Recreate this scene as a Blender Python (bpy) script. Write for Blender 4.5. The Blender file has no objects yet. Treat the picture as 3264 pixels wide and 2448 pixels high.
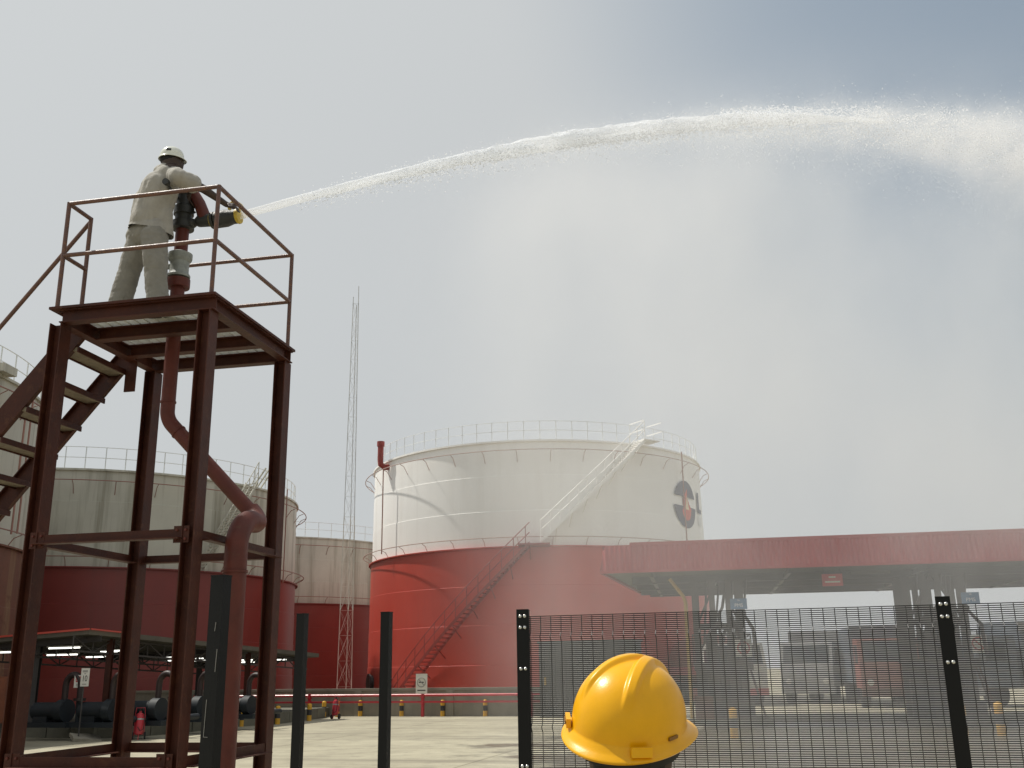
import bpy, bmesh, math, random
import numpy as np
from mathutils import Vector, Matrix, Quaternion, noise as mnoise
random.seed(7); rng = np.random.default_rng(7)
S = bpy.context.scene
COL = S.collection

# ------------------------------------------------------------------ camera
CAM_H, FPX, PITCH, ROLL = 1.62, 3205.0, 0.2788, -0.0148
_F = Vector((0, math.cos(PITCH), math.sin(PITCH))); _R = Vector((1, 0, 0)); _U = _R.cross(_F)
CR = _R*math.cos(ROLL) + _U*math.sin(ROLL); CU = -_R*math.sin(ROLL) + _U*math.cos(ROLL)
cam = bpy.data.objects.new('camera', bpy.data.cameras.new('camera')); COL.objects.link(cam)
cam.matrix_world = Matrix(((CR.x, CU.x, -_F.x, 0), (CR.y, CU.y, -_F.y, 0), (CR.z, CU.z, -_F.z, CAM_H), (0, 0, 0, 1)))
cam.data.sensor_width = 36; cam.data.lens = 36*FPX/3264
cam.data.clip_start = .05; cam.data.clip_end = 6000
S.camera = cam
CAM = Vector((0, 0, CAM_H))
def ray(u, v):
    d = _F + CR*((u-1632)/FPX) + CU*((1224-v)/FPX); return d/d.y
def aty(u, v, Y): return CAM + ray(u, v)*Y
def atz(u, v, z=0.0):
    d = ray(u, v); return CAM + d*((z-CAM_H)/d.z)

# ------------------------------------------------------------------ sky and sun
SUN_EL, SUN_AZ = math.radians(58), math.radians(-70)      # azimuth from +Y, towards +X positive
SUN = Vector((math.sin(SUN_AZ)*math.cos(SUN_EL), math.cos(SUN_AZ)*math.cos(SUN_EL), math.sin(SUN_EL)))
W = bpy.data.worlds.new('World'); S.world = W; W.use_nodes = True
wn, wl = W.node_tree.nodes, W.node_tree.links; wn.clear()
def N(nt, t, **k):
    n = nt.nodes.new(t)
    for a, b in k.items(): setattr(n, a, b)
    return n
wo = wn.new('ShaderNodeOutputWorld'); bg = wn.new('ShaderNodeBackground'); bg.inputs[1].default_value = .1
sky = wn.new('ShaderNodeTexSky'); sky.sky_type = 'NISHITA'; sky.sun_disc = False
sky.sun_elevation = SUN_EL; sky.sun_rotation = SUN_AZ % (2*math.pi); sky.dust_density = 3.0; sky.air_density = 1.0; sky.ozone_density = 1.5
tc = wn.new('ShaderNodeTexCoord'); vm = wn.new('ShaderNodeVectorMath'); vm.operation = 'DOT_PRODUCT'
bd = (ray(3600, -480)).normalized(); vm.inputs[1].default_value = bd
mr = wn.new('ShaderNodeMapRange'); mr.interpolation_type = 'SMOOTHSTEP'
mr.inputs[1].default_value = math.cos(math.radians(31)); mr.inputs[2].default_value = math.cos(math.radians(4))
mr.inputs[3].default_value = .96; mr.inputs[4].default_value = .36
mx = wn.new('ShaderNodeMix'); mx.data_type = 'RGBA'
mx.inputs[7].default_value = (5.52, 5.68, 5.62, 1)          # thin dusty haze between the viewer and the blue
vs_ = wn.new('ShaderNodeVectorMath'); vs_.operation = 'DOT_PRODUCT'; vs_.inputs[1].default_value = SUN; wl.new(tc.outputs['Generated'], vs_.inputs[0])
ms_ = wn.new('ShaderNodeMath'); ms_.operation = 'MULTIPLY_ADD'; ms_.inputs[1].default_value = .24; ms_.inputs[2].default_value = .885; wl.new(vs_.outputs['Value'], ms_.inputs[0])
hz_ = wn.new('ShaderNodeVectorMath'); hz_.operation = 'SCALE'; hz_.inputs[0].default_value = (5.36, 5.53, 5.58); wl.new(ms_.outputs[0], hz_.inputs['Scale']); wl.new(hz_.outputs[0], mx.inputs[7])
wl.new(tc.outputs['Generated'], vm.inputs[0]); wl.new(vm.outputs['Value'], mr.inputs[0])
wl.new(mr.outputs[0], mx.inputs[0]); tn_ = wn.new('ShaderNodeVectorMath'); tn_.operation = 'MULTIPLY'; tn_.inputs[1].default_value = (.86, 1.02, .95); wl.new(sky.outputs[0], tn_.inputs[0]); wl.new(tn_.outputs[0], mx.inputs[6])
wl.new(mx.outputs[2], bg.inputs[0]); wl.new(bg.outputs[0], wo.inputs[0])
sl = bpy.data.lights.new('sun', 'SUN'); sl.energy = 3.8; sl.angle = math.radians(1.2); sl.color = (1, .955, .87)
so = bpy.data.objects.new('sun', sl); COL.objects.link(so); so.rotation_euler = SUN.to_track_quat('Z', 'Y').to_euler(); so.location = (-30, 10, 60)
S.view_settings.view_transform = 'Standard'; S.view_settings.look = 'None'; S.view_settings.exposure = .12; S.view_settings.gamma = 1
S.cycles.use_denoising = True
S.cycles.max_bounces = 8; S.cycles.diffuse_bounces = 4; S.cycles.glossy_bounces = 3; S.cycles.transmission_bounces = 4
S.cycles.volume_bounces = 2; S.cycles.transparent_max_bounces = 12; S.cycles.caustics_reflective = False; S.cycles.caustics_refractive = False
S.cycles.volume_step_rate = 1.0; S.cycles.volume_max_steps = 128

# ------------------------------------------------------------------ materials
def mat(name, base, rough=.6, metal=0., var=.2, scale=2., streak=0., streak_col=None, bump=0., bscale=60., rust=None, rust_amt=.0, spec=.5, coat=0.):
    m = bpy.data.materials.new(name); m.use_nodes = True; nt = m.node_tree
    b = nt.nodes['Principled BSDF']; L = nt.links.new
    b.inputs['Roughness'].default_value = rough; b.inputs['Metallic'].default_value = metal
    b.inputs['Specular IOR Level'].default_value = spec; b.inputs['Coat Weight'].default_value = coat
    t = N(nt, 'ShaderNodeTexCoord')
    n1 = N(nt, 'ShaderNodeTexNoise'); n1.inputs['Scale'].default_value = scale; n1.inputs['Detail'].default_value = 6; n1.inputs['Roughness'].default_value = .65
    L(t.outputs['Object'], n1.inputs['Vector'])
    r = N(nt, 'ShaderNodeMapRange'); r.inputs[1].default_value = .3; r.inputs[2].default_value = .7; r.inputs[3].default_value = 1-var; r.inputs[4].default_value = 1+var*.6
    L(n1.outputs[0], r.inputs[0])
    mu = N(nt, 'ShaderNodeMix', data_type='RGBA', blend_type='MULTIPLY'); mu.inputs[0].default_value = 1; mu.inputs[6].default_value = (*base, 1)
    L(r.outputs[0], mu.inputs[7]); out = mu.outputs[2]
    if streak:
        mp = N(nt, 'ShaderNodeMapping'); mp.inputs['Scale'].default_value = (1.1, 1.1, .05)
        n2 = N(nt, 'ShaderNodeTexNoise'); n2.inputs['Scale'].default_value = 1.6; n2.inputs['Detail'].default_value = 5; n2.inputs['Roughness'].default_value = .7
        L(t.outputs['Object'], mp.inputs[0]); L(mp.outputs[0], n2.inputs['Vector'])
        r2 = N(nt, 'ShaderNodeMapRange'); r2.inputs[1].default_value = .48; r2.inputs[2].default_value = .72; r2.inputs[3].default_value = 0; r2.inputs[4].default_value = streak
        L(n2.outputs[0], r2.inputs[0])
        m2 = N(nt, 'ShaderNodeMix', data_type='RGBA'); m2.inputs[7].default_value = (*(streak_col or tuple(c*.45 for c in base)), 1)
        L(r2.outputs[0], m2.inputs[0]); L(out, m2.inputs[6]); out = m2.outputs[2]
    if rust:
        n3 = N(nt, 'ShaderNodeTexNoise'); n3.inputs['Scale'].default_value = scale*3.1; n3.inputs['Detail'].default_value = 8; n3.inputs['Roughness'].default_value = .75
        L(t.outputs['Object'], n3.inputs['Vector'])
        r3 = N(nt, 'ShaderNodeMapRange'); r3.inputs[1].default_value = .62-.2*rust_amt; r3.inputs[2].default_value = .74-.2*rust_amt; L(n3.outputs[0], r3.inputs[0])
        m3 = N(nt, 'ShaderNodeMix', data_type='RGBA'); m3.inputs[7].default_value = (*rust, 1)
        L(r3.outputs[0], m3.inputs[0]); L(out, m3.inputs[6]); out = m3.outputs[2]
    L(out, b.inputs['Base Color'])
    rr = N(nt, 'ShaderNodeMapRange'); rr.inputs[3].default_value = max(.03, rough-.1); rr.inputs[4].default_value = min(1, rough+.12); L(n1.outputs[0], rr.inputs[0]); L(rr.outputs[0], b.inputs['Roughness'])
    if bump:
        n4 = N(nt, 'ShaderNodeTexNoise'); n4.inputs['Scale'].default_value = bscale; n4.inputs['Detail'].default_value = 4; L(t.outputs['Object'], n4.inputs['Vector'])
        bp = N(nt, 'ShaderNodeBump'); bp.inputs['Strength'].default_value = bump; bp.inputs['Distance'].default_value = .02
        L(n4.outputs[0], bp.inputs['Height']); L(bp.outputs[0], b.inputs['Normal'])
    return m
def emit(name, col, s):
    m = bpy.data.materials.new(name); m.use_nodes = True; b = m.node_tree.nodes['Principled BSDF']
    b.inputs['Base Color'].default_value = (.8, .8, .8, 1); b.inputs['Emission Color'].default_value = (*col, 1); b.inputs['Emission Strength'].default_value = s; return m
M = dict(
 oxide=mat('red_oxide_paint', (.062, .0165, .0085), .55, var=.4, scale=3, spec=.28, rust=(.085, .03, .013), rust_amt=.35, bump=.15, bscale=40),
 oxide_pipe=mat('red_oxide_pipe_paint', (.115, .026, .017), .5, var=.3, scale=4, spec=.35, rust=(.10, .04, .022), rust_amt=.2, bump=.12, bscale=50),
 rail=mat('weathered_rail_paint', (.125, .062, .048), .42, var=.25, scale=9, rust=(.2, .09, .04), rust_amt=.5, bump=.2, bscale=90),
 galv=mat('galvanised_grating', (.62, .62, .57), .5, metal=.1, var=.25, scale=14),
 tread=mat('dusty_tread_plate', (.2, .17, .125), .7, var=.35, scale=9, rust=(.1, .04, .025), rust_amt=.4),
 valve=mat('grey_valve_paint', (.3, .32, .3), .55, var=.3, scale=18, bump=.2),
 castiron=mat('dark_cast_iron', (.03, .032, .03), .5, var=.3, scale=20, bump=.2),
 black=mat('black_fence_coating', (.0045, .0048, .0048), .5, var=.35, scale=8, bump=.08, bscale=120, spec=.25),
 wire=mat('black_wire_coating', (.008, .007, .006), .32, var=.1, scale=30, spec=1.0),
 bolt=mat('zinc_bolt', (.62, .62, .6), .25, metal=.9, var=.15, scale=60),
 yellow_noz=mat('yellow_nozzle_plastic', (.62, .45, .05), .45, var=.2, scale=20),
 helmet=mat('yellow_helmet_plastic', (.80, .40, .003), .30, var=.06, scale=14, coat=.0, spec=.35, bump=.03, bscale=220),
 helmet_slot_shade=mat('helmet_slot_shade_brown', (.22, .10, .01), .5, var=.2, scale=50),
 white_helmet=mat('white_helmet_plastic', (.72, .74, .68), .2, var=.08, scale=14),
 band=mat('black_suspension_webbing', (.02, .02, .018), .8, var=.3, scale=40),
 skin=mat('dark_brown_skin', (.045, .026, .018), .5, var=.2, scale=25),
 hair=mat('short_black_hair', (.012, .011, .01), .85, var=.4, scale=120, bump=.6, bscale=400),
 shirt=mat('pale_grey_cotton', (.37, .355, .32), .9, var=.14, scale=9, bump=.35, bscale=26),
 trousers=mat('grey_cotton_trousers', (.265, .256, .228), .92, var=.18, scale=8, bump=.45, bscale=22),
 shoe=mat('black_leather', (.02, .02, .02), .5),
 jacket=mat('dark_navy_cotton', (.03, .035, .05), .9, var=.2, scale=9, bump=.3, bscale=30),
 tank_white=mat('white_tank_paint', (.90, .89, .86), .45, var=.04, scale=.25, streak=.36, streak_col=(.68, .65, .60)),
 tank_white_old=mat('weathered_white_tank_paint', (.52, .51, .44), .5, var=.14, scale=.3, streak=1.0, streak_col=(.25, .235, .18)),
 tank_red=mat('red_tank_paint', (.49, .062, .042), .38, var=.1, scale=.3, streak=.3, streak_col=(.32, .06, .045)),
 tank_red_old=mat('dull_red_tank_paint', (.21, .034, .028), .42, var=.15, scale=.3, streak=.35, streak_col=(.14, .035, .03)),
 tank_rust=mat('rusty_brown_tank_paint', (.17, .062, .035), .6, var=.3, scale=.5, streak=.9, streak_col=(.30, .19, .09), rust=(.12, .04, .02), rust_amt=.4),
 pipe_brown=mat('brown_sprinkler_pipe', (.30, .15, .12), .5),
 pipe_pale=mat('pale_brown_sprinkler_pipe', (.46, .33, .29), .5), rail_grey=mat('grey_tank_handrail', (.72, .74, .74), .5, var=.1),
 stair_red=mat('red_stair_paint', (.26, .035, .028), .45, var=.2, scale=3),
 navy=mat('navy_logo_paint', (.045, .05, .10), .5), flame=mat('red_logo_paint', (.60, .07, .03), .5), cream=mat('cream_logo_paint', (.75, .62, .4), .5),
 mast_grey=mat('galvanised_mast_steel', (.60, .61, .62), .5), mast_red=mat('hazed_red_mast_paint', (.52, .34, .30), .5),  # grey and red lightened: distance haze put into the mast colours
 mast_white=mat('white_mast_paint', (.6, .56, .5), .5),
 fire_red=mat('signal_red_paint', (.46, .03, .045), .35, var=.15, scale=5),
 wall=mat('grey_cement_render', (.27, .25, .20), .9, var=.28, scale=.8, streak=.5, streak_col=(.17, .16, .13), bump=.3, bscale=14),
 kerb=mat('dusty_concrete_kerb', (.15, .145, .11), .9, var=.3, scale=1.2, bump=.35, bscale=20),
 byellow=mat('bollard_yellow_paint', (.66, .36, .03), .5, var=.2, scale=9), bblack=mat('bollard_black_paint', (.03, .03, .033), .55, var=.2),
 canopy_red=mat('red_profiled_sheet', (.36, .040, .044), .5, var=.12, scale=.7, streak=.25, streak_col=(.22, .05, .055)),
 soffit=mat('dull_soffit_sheet', (.10, .09, .07), .8, var=.3, scale=1.0), beamgrey=mat('dark_steel_beam', (.055, .05, .048), .55, var=.25),
 gantry=mat('dark_gantry_steel', (.05, .042, .04), .55, var=.3, scale=2), gyellow=mat('faded_yellow_pipe_paint', (.45, .28, .05), .5, var=.2),
 signblue=mat('blue_sign_plate', (.06, .17, .34), .45), signwhite=mat('white_sign_plate', (.66, .64, .58), .5, var=.08), signred=mat('red_sign_plate', (.5, .05, .05), .45),
 letter=mat('white_lettering', (.7, .72, .72), .5), ink=mat('black_lettering', (.02, .02, .02), .6), smudge=mat('grey_lettering', (.3, .29, .27), .6),
 dark_door=mat('dark_steel_cabin_paint', (.055, .06, .055), .5, var=.2, scale=1.5),
 pump=mat('dark_blue_pump_paint', (.008, .013, .018), .65, var=.3), pipe_dark=mat('dark_pipe_paint', (.022, .011, .010), .5, var=.3),
 orange=mat('orange_rusty_steel', (.12, .03, .009), .55, var=.3, scale=2), rubber=mat('black_rubber', (.02, .02, .02), .8), glass=mat('dark_cab_glass', (.03, .04, .05), .12),
 chrome=mat('dull_steel', (.4, .4, .4), .4, metal=.5), truck_white=mat('dusty_white_truck_paint', (.55, .54, .5), .4), truck_blue=mat('blue_truck_paint', (.13, .16, .19), .5), truck_grey=mat('grey_trailer_paint', (.34, .34, .34), .5), truck_red=mat('red_truck_paint', (.28, .085, .065), .6),  # blue, grey and red truck paints lightened, mist put into their colour
 lampglass=emit('lit_tube', (1, 1, .92), 1.9), lamp_round=emit('lit_headlamp', (1, 1, .9), 2.0),
 leaf=mat('dusty_green_leaves', (.06, .085, .035), .7, var=.5, scale=.8), bark=mat('grey_brown_bark', (.12, .09, .07), .9),
 cinder=mat('broken_concrete', (.33, .3, .24), .9, var=.3, scale=4, bump=.3),
)

# ------------------------------------------------------------------ mesh helpers
class MB:
    def __init__(s): s.v = []; s.f = []; s.mi = []; s.cur = 0
    def add(s, vs, fs):
        o = len(s.v); s.v += [tuple(q) for q in vs]; s.f += [tuple(i+o for i in q) for q in fs]; s.mi += [s.cur]*len(fs); return s
    def box(s, c, d, rot=None):
        c = Vector(c); x, y, z = d[0]/2, d[1]/2, d[2]/2
        P = [Vector((a*x, b*y, e*z)) for e in (-1, 1) for b in (-1, 1) for a in (-1, 1)]
        if rot is not None: P = [rot @ q for q in P]
        return s.add([q+c for q in P], [(0, 2, 3, 1), (4, 5, 7, 6), (0, 1, 5, 4), (2, 6, 7, 3), (0, 4, 6, 2), (1, 3, 7, 5)])
    def bb(s, a, b): return s.box([(a[i]+b[i])/2 for i in range(3)], [abs(b[i]-a[i]) for i in range(3)])
    @staticmethod
    def frame(p0, p1, up=(0, 0, 1)):
        d = (Vector(p1)-Vector(p0)); L = d.length; d.normalize(); u = Vector(up)
        if abs(d.dot(u)) > .995: u = Vector((1, 0, 0))
        r = d.cross(u).normalized(); u = r.cross(d).normalized(); return d, r, u, L
    def bar(s, p0, p1, w, h, up=(0, 0, 1)):
        d, r, u, L = s.frame(p0, p1, up); p0, p1 = Vector(p0), Vector(p1)
        q = [(-w/2, -h/2), (w/2, -h/2), (w/2, h/2), (-w/2, h/2)]
        return s.add([p+r*a+u*b for p in (p0, p1) for a, b in q], [(3, 2, 1, 0), (4, 5, 6, 7)]+[(i, (i+1) % 4, (i+1) % 4+4, i+4) for i in range(4)])
    def prof(s, p0, p1, poly, up=(0, 0, 1)):
        d, r, u, L = s.frame(p0, p1, up); n = len(poly)
        return s.add([Vector(p)+r*a+u*b for p in (p0, p1) for a, b in poly], [tuple(range(n-1, -1, -1)), tuple(range(n, 2*n))]+[(i, (i+1) % n, (i+1) % n+n, i+n) for i in range(n)])
    def ibeam(s, p0, p1, w, h, tf=.01, tw=.008, up=(0, 0, 1)):
        W2, H, t = w/2, h/2, tw/2
        return s.prof(p0, p1, [(-W2, -H), (W2, -H), (W2, -H+tf), (t, -H+tf), (t, H-tf), (W2, H-tf), (W2, H), (-W2, H), (-W2, H-tf), (-t, H-tf), (-t, -H+tf), (-W2, -H+tf)], up)
    def chan(s, p0, p1, w, h, t=.01, up=(0, 0, 1), flip=1):
        return s.prof(p0, p1, [(0*flip, -h/2), (w*flip, -h/2), (w*flip, -h/2+t), (t*flip, -h/2+t), (t*flip, h/2-t), (w*flip, h/2-t), (w*flip, h/2), (0*flip, h/2)][::flip], up)
    def angle(s, p0, p1, a, t=.008, up=(0, 0, 1)):
        return s.prof(p0, p1, [(0, 0), (a, 0), (a, t), (t, t), (t, a), (0, a)], up)
    def tube(s, path, r, n=10, cap=True, closed=False):
        path = [Vector(p) for p in path]; k = len(path); rr = r if hasattr(r, '__len__') else [r]*k
        T = []
        for i in range(k):
            a = path[(i-1) % k] if (closed or i > 0) else path[i]; b = path[(i+1) % k] if (closed or i < k-1) else path[i]
            T.append((b-a).normalized())
        u = T[0].orthogonal().normalized(); vs = []
        for i in range(k):
            u = (u - T[i]*u.dot(T[i])); u = u.normalized() if u.length > 1e-6 else T[i].orthogonal().normalized()
            w = T[i].cross(u)
            vs += [path[i]+(u*math.cos(2*math.pi*j/n)+w*math.sin(2*math.pi*j/n))*rr[i] for j in range(n)]
        fs = []
        for i in range(k if closed else k-1):
            for j in range(n):
                a, b = i*n+j, i*n+(j+1) % n; c, d = ((i+1) % k)*n+(j+1) % n, ((i+1) % k)*n+j
                fs.append((a, b, c, d))
        if cap and not closed: fs += [tuple(range(n-1, -1, -1)), tuple(range((k-1)*n, k*n))]
        return s.add(vs, fs)
    def cyl(s, p0, p1, r, n=16, r1=None): return s.tube([p0, p1], [r, r if r1 is None else r1], n)
    def lathe(s, prof, n=32, o=(0, 0, 0), closed_top=True, closed_bot=True, M4=None):
        vs, fs = [], []; k = len(prof)
        for r, z in prof:
            vs += [Vector((r*math.cos(2*math.pi*j/n), r*math.sin(2*math.pi*j/n), z)) for j in range(n)]
        for i in range(k-1):
            for j in range(n): fs.append((i*n+j, i*n+(j+1) % n, (i+1)*n+(j+1) % n, (i+1)*n+j))
        if closed_bot and prof[0][0] > 1e-6: fs.append(tuple(range(n-1, -1, -1)))
        if closed_top and prof[-1][0] > 1e-6: fs.append(tuple(range((k-1)*n, k*n)))
        vs = [(M4 @ q if M4 is not None else q+Vector(o)) for q in vs]
        return s.add(vs, fs)
    def capsule(s, p0, r0, p1, r1, n=14, m=6):
        p0, p1 = Vector(p0), Vector(p1); d = p1-p0; L = d.length
        q = d.to_track_quat('Z', 'Y').to_matrix().to_4x4() if L > 1e-6 else Matrix.Identity(4)
        prof = [(max(1e-5, r0*math.cos(t)), r0*math.sin(t)) for t in [-math.pi/2+math.pi/2*i/m for i in range(m+1)]]
        prof += [(max(1e-5, r1*math.cos(t)), L+r1*math.sin(t)) for t in [math.pi/2*i/m for i in range(m+1)]]
        return s.lathe(prof, n, M4=Matrix.Translation(p0) @ q)
    def ball(s, c, rx, ry=None, rz=None, n=18, m=12, rot=None):
        ry = rx if ry is None else ry; rz = rx if rz is None else rz
        prof = [(max(1e-5, math.cos(t)), math.sin(t)) for t in [-math.pi/2+math.pi*i/m for i in range(m+1)]]
        M4 = Matrix.Translation(Vector(c)) @ (rot.to_4x4() if rot is not None else Matrix.Identity(4)) @ Matrix.Diagonal((rx, ry, rz, 1))
        return s.lathe(prof, n, M4=M4)
    def mesh(s, name):
        me = bpy.data.meshes.new(name); me.from_pydata(s.v, [], s.f); me.validate(); return me
    def build(s, name, m, parent=None, smooth=35, loc=None):
        me = s.mesh(name)
        ms = m if isinstance(m, (list, tuple)) else [m]
        for q in ms: me.materials.append(q)
        if len(ms) > 1 and len(me.polygons) == len(s.mi): me.polygons.foreach_set('material_index', s.mi)
        bm = bmesh.new(); bm.from_mesh(me); bmesh.ops.recalc_face_normals(bm, faces=bm.faces); bm.to_mesh(me); bm.free()
        if smooth:
            me.polygons.foreach_set('use_smooth', [True]*len(me.polygons)); me.set_sharp_from_angle(angle=math.radians(smooth))
        o = bpy.data.objects.new(name, me); COL.objects.link(o)
        if parent: o.parent = parent
        if loc: o.location = loc
        return o
def remesh(o, vox, smooth_it=4):
    md = o.modifiers.new('r', 'REMESH'); md.mode = 'VOXEL'; md.voxel_size = vox
    if smooth_it: sm = o.modifiers.new('s', 'SMOOTH'); sm.iterations = smooth_it; sm.factor = .5
    dg = bpy.context.evaluated_depsgraph_get(); me = bpy.data.meshes.new_from_object(o.evaluated_get(dg)); o.modifiers.clear()
    me.name = o.name; mts = [q for q in o.data.materials]; o.data = me
    if not len(me.materials):
        for q in mts: me.materials.append(q)
    me.polygons.foreach_set('use_smooth', [True]*len(me.polygons)); return o
def wrinkle(o, amp, sc, dirv=(1, 1, 1)):
    for v in o.data.vertices:
        n = mnoise.noise(Vector((v.co.x*sc*dirv[0], v.co.y*sc*dirv[1], v.co.z*sc*dirv[2])))
        v.co += v.normal*(amp*n)
def tag(o, label=None, cat=None, group=None, kind=None):
    if label: o['label'] = label
    if cat: o['category'] = cat
    if group: o['group'] = group
    if kind: o['kind'] = kind
    return o
def thing(name, label, cat, loc=(0, 0, 0), rz=0, group=None):
    o = bpy.data.objects.new(name, None); COL.objects.link(o); o.location = loc; o.rotation_euler = (0, 0, rz); o.empty_display_size = .3
    return tag(o, label, cat, group)
def dup(root, loc=None, rz=None, label=None, group=None):
    def cp(o, par):
        c = o.copy(); COL.objects.link(c); c.parent = par
        for ch in list(o.children): cp(ch, c)
        return c
    r = cp(root, None)
    if loc is not None: r.location = loc
    if rz is not None: r.rotation_euler = (0, 0, rz)
    if label: r['label'] = label
    if group: r['group'] = group
    return r
def text(name, s, size, m, parent, loc, rot, ext=.002, align='CENTER', squash=1.0):
    cu = bpy.data.curves.new(name, 'FONT'); cu.body = s; cu.size = size; cu.extrude = ext; cu.align_x = align; cu.align_y = 'CENTER'
    t = bpy.data.objects.new(name, cu); COL.objects.link(t)
    me = bpy.data.meshes.new_from_object(t.evaluated_get(bpy.context.evaluated_depsgraph_get())); bpy.data.objects.remove(t)
    for v in me.vertices: v.co.x *= squash
    me.materials.clear(); me.materials.append(m); me.name = name
    o = bpy.data.objects.new(name, me); COL.objects.link(o); o.parent = parent; o.location = loc; o.rotation_euler = rot
    return o
YAW, BACK, RLL = 40, 13, 14
CORE_D, VEIL_D = 1.2, .095

# ================================================================== GROUND
def ground():
    m = bpy.data.materials.new('concrete_yard'); m.use_nodes = True; nt = m.node_tree; L = nt.links.new; b = nt.nodes['Principled BSDF']
    t = N(nt, 'ShaderNodeTexCoord'); mp = N(nt, 'ShaderNodeMapping'); mp.inputs['Rotation'].default_value = (0, 0, math.radians(15)); L(t.outputs['Object'], mp.inputs[0])
    def noise(sc, det=6, ro=.6, src=None):
        n = N(nt, 'ShaderNodeTexNoise'); n.inputs['Scale'].default_value = sc; n.inputs['Detail'].default_value = det; n.inputs['Roughness'].default_value = ro; L(src or mp.outputs[0], n.inputs['Vector']); return n.outputs[0]
    def rng_(x, a, b_, c, d):
        r = N(nt, 'ShaderNodeMapRange'); r.inputs[1].default_value = a; r.inputs[2].default_value = b_; r.inputs[3].default_value = c; r.inputs[4].default_value = d; L(x, r.inputs[0]); return r.outputs[0]
    def mix(f, a, b_, blend='MIX'):
        q = N(nt, 'ShaderNodeMix', data_type='RGBA', blend_type=blend)
        if isinstance(f, float): q.inputs[0].default_value = f
        else: L(f, q.inputs[0])
        for i, x in ((6, a), (7, b_)):
            if isinstance(x, tuple): q.inputs[i].default_value = (*x, 1)
            else: L(x, q.inputs[i])
        return q.outputs[2]
    base = mix(rng_(noise(.22, 8, .7), .35, .65, 0, 1), (.45, .415, .30), (.31, .28, .20))
    base = mix(rng_(noise(1.6, 8, .7), .48, .66, 0, .6), base, (.22, .20, .15))
    base = mix(rng_(noise(14, 5, .7), .45, .8, 0, .25), base, (.22, .2, .16))
    mp2 = N(nt, 'ShaderNodeMapping'); mp2.inputs['Scale'].default_value = (.06, .9, 1); L(mp.outputs[0], mp2.inputs[0])
    base = mix(rng_(noise(.9, 6, .65, mp2.outputs[0]),   .52, .68, 0, .75), base, (.19, .17, .125))      # tyre tracks and sweep marks
    br = N(nt, 'ShaderNodeTexBrick'); br.inputs['Scale'].default_value = 1; br.inputs['Mortar Size'].default_value = .02; br.inputs['Brick Width'].default_value = 6; br.inputs['Row Height'].default_value = 4.5
    br.offset = 0; br.inputs['Color1'].default_value = (1, 1, 1, 1); br.inputs['Color2'].default_value = (.93, .93, .93, 1); br.inputs['Mortar'].default_value = (.5, .48, .44, 1); L(mp.outputs[0], br.inputs['Vector'])
    base = mix(1.0, base, br.outputs[0], 'MULTIPLY')
    # wet patch where the spray comes down
    gp = N(nt, 'ShaderNodeMapping'); gp.inputs['Location'].default_value = (-11.2/11.5, -21.5/11.5, 0); gp.inputs['Scale'].default_value = (1/11.5, 1/11.5, 0); L(t.outputs['Object'], gp.inputs[0])
    ln = N(nt, 'ShaderNodeVectorMath'); ln.operation = 'LENGTH'; L(gp.outputs[0], ln.inputs[0])
    ad = N(nt, 'ShaderNodeMath'); ad.operation = 'ADD'; L(ln.outputs['Value'], ad.inputs[0]); L(rng_(noise(.35, 7, .7), .3, .7, -.3, .3), ad.inputs[1])
    wet = rng_(ad.outputs[0], .86, 1.02, 1, 0)
    base = mix(wet, base, mix(1.0, base, (.34, .33, .30), 'MULTIPLY'))
    L(base, b.inputs['Base Color']); L(rng_(wet, 0, 1, .85, .32), b.inputs['Roughness'])
    bp = N(nt, 'ShaderNodeBump'); bp.inputs['Strength'].default_value = .25; bp.inputs['Distance'].default_value = .02; L(noise(22, 6, .7), bp.inputs['Height']); L(bp.outputs[0], b.inputs['Normal'])
    g = MB(); R = 3000
    xs = [-R, -60, 60, R]; ys = [-R, -30, 110, R]
    for i in range(3):
        for j in range(3): g.add([(xs[i], ys[j], 0), (xs[i+1], ys[j], 0), (xs[i+1], ys[j+1], 0), (xs[i], ys[j+1], 0)], [(0, 1, 2, 3)])
    tag(g.build('ground', m, smooth=0), kind='structure')
ground()

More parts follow.
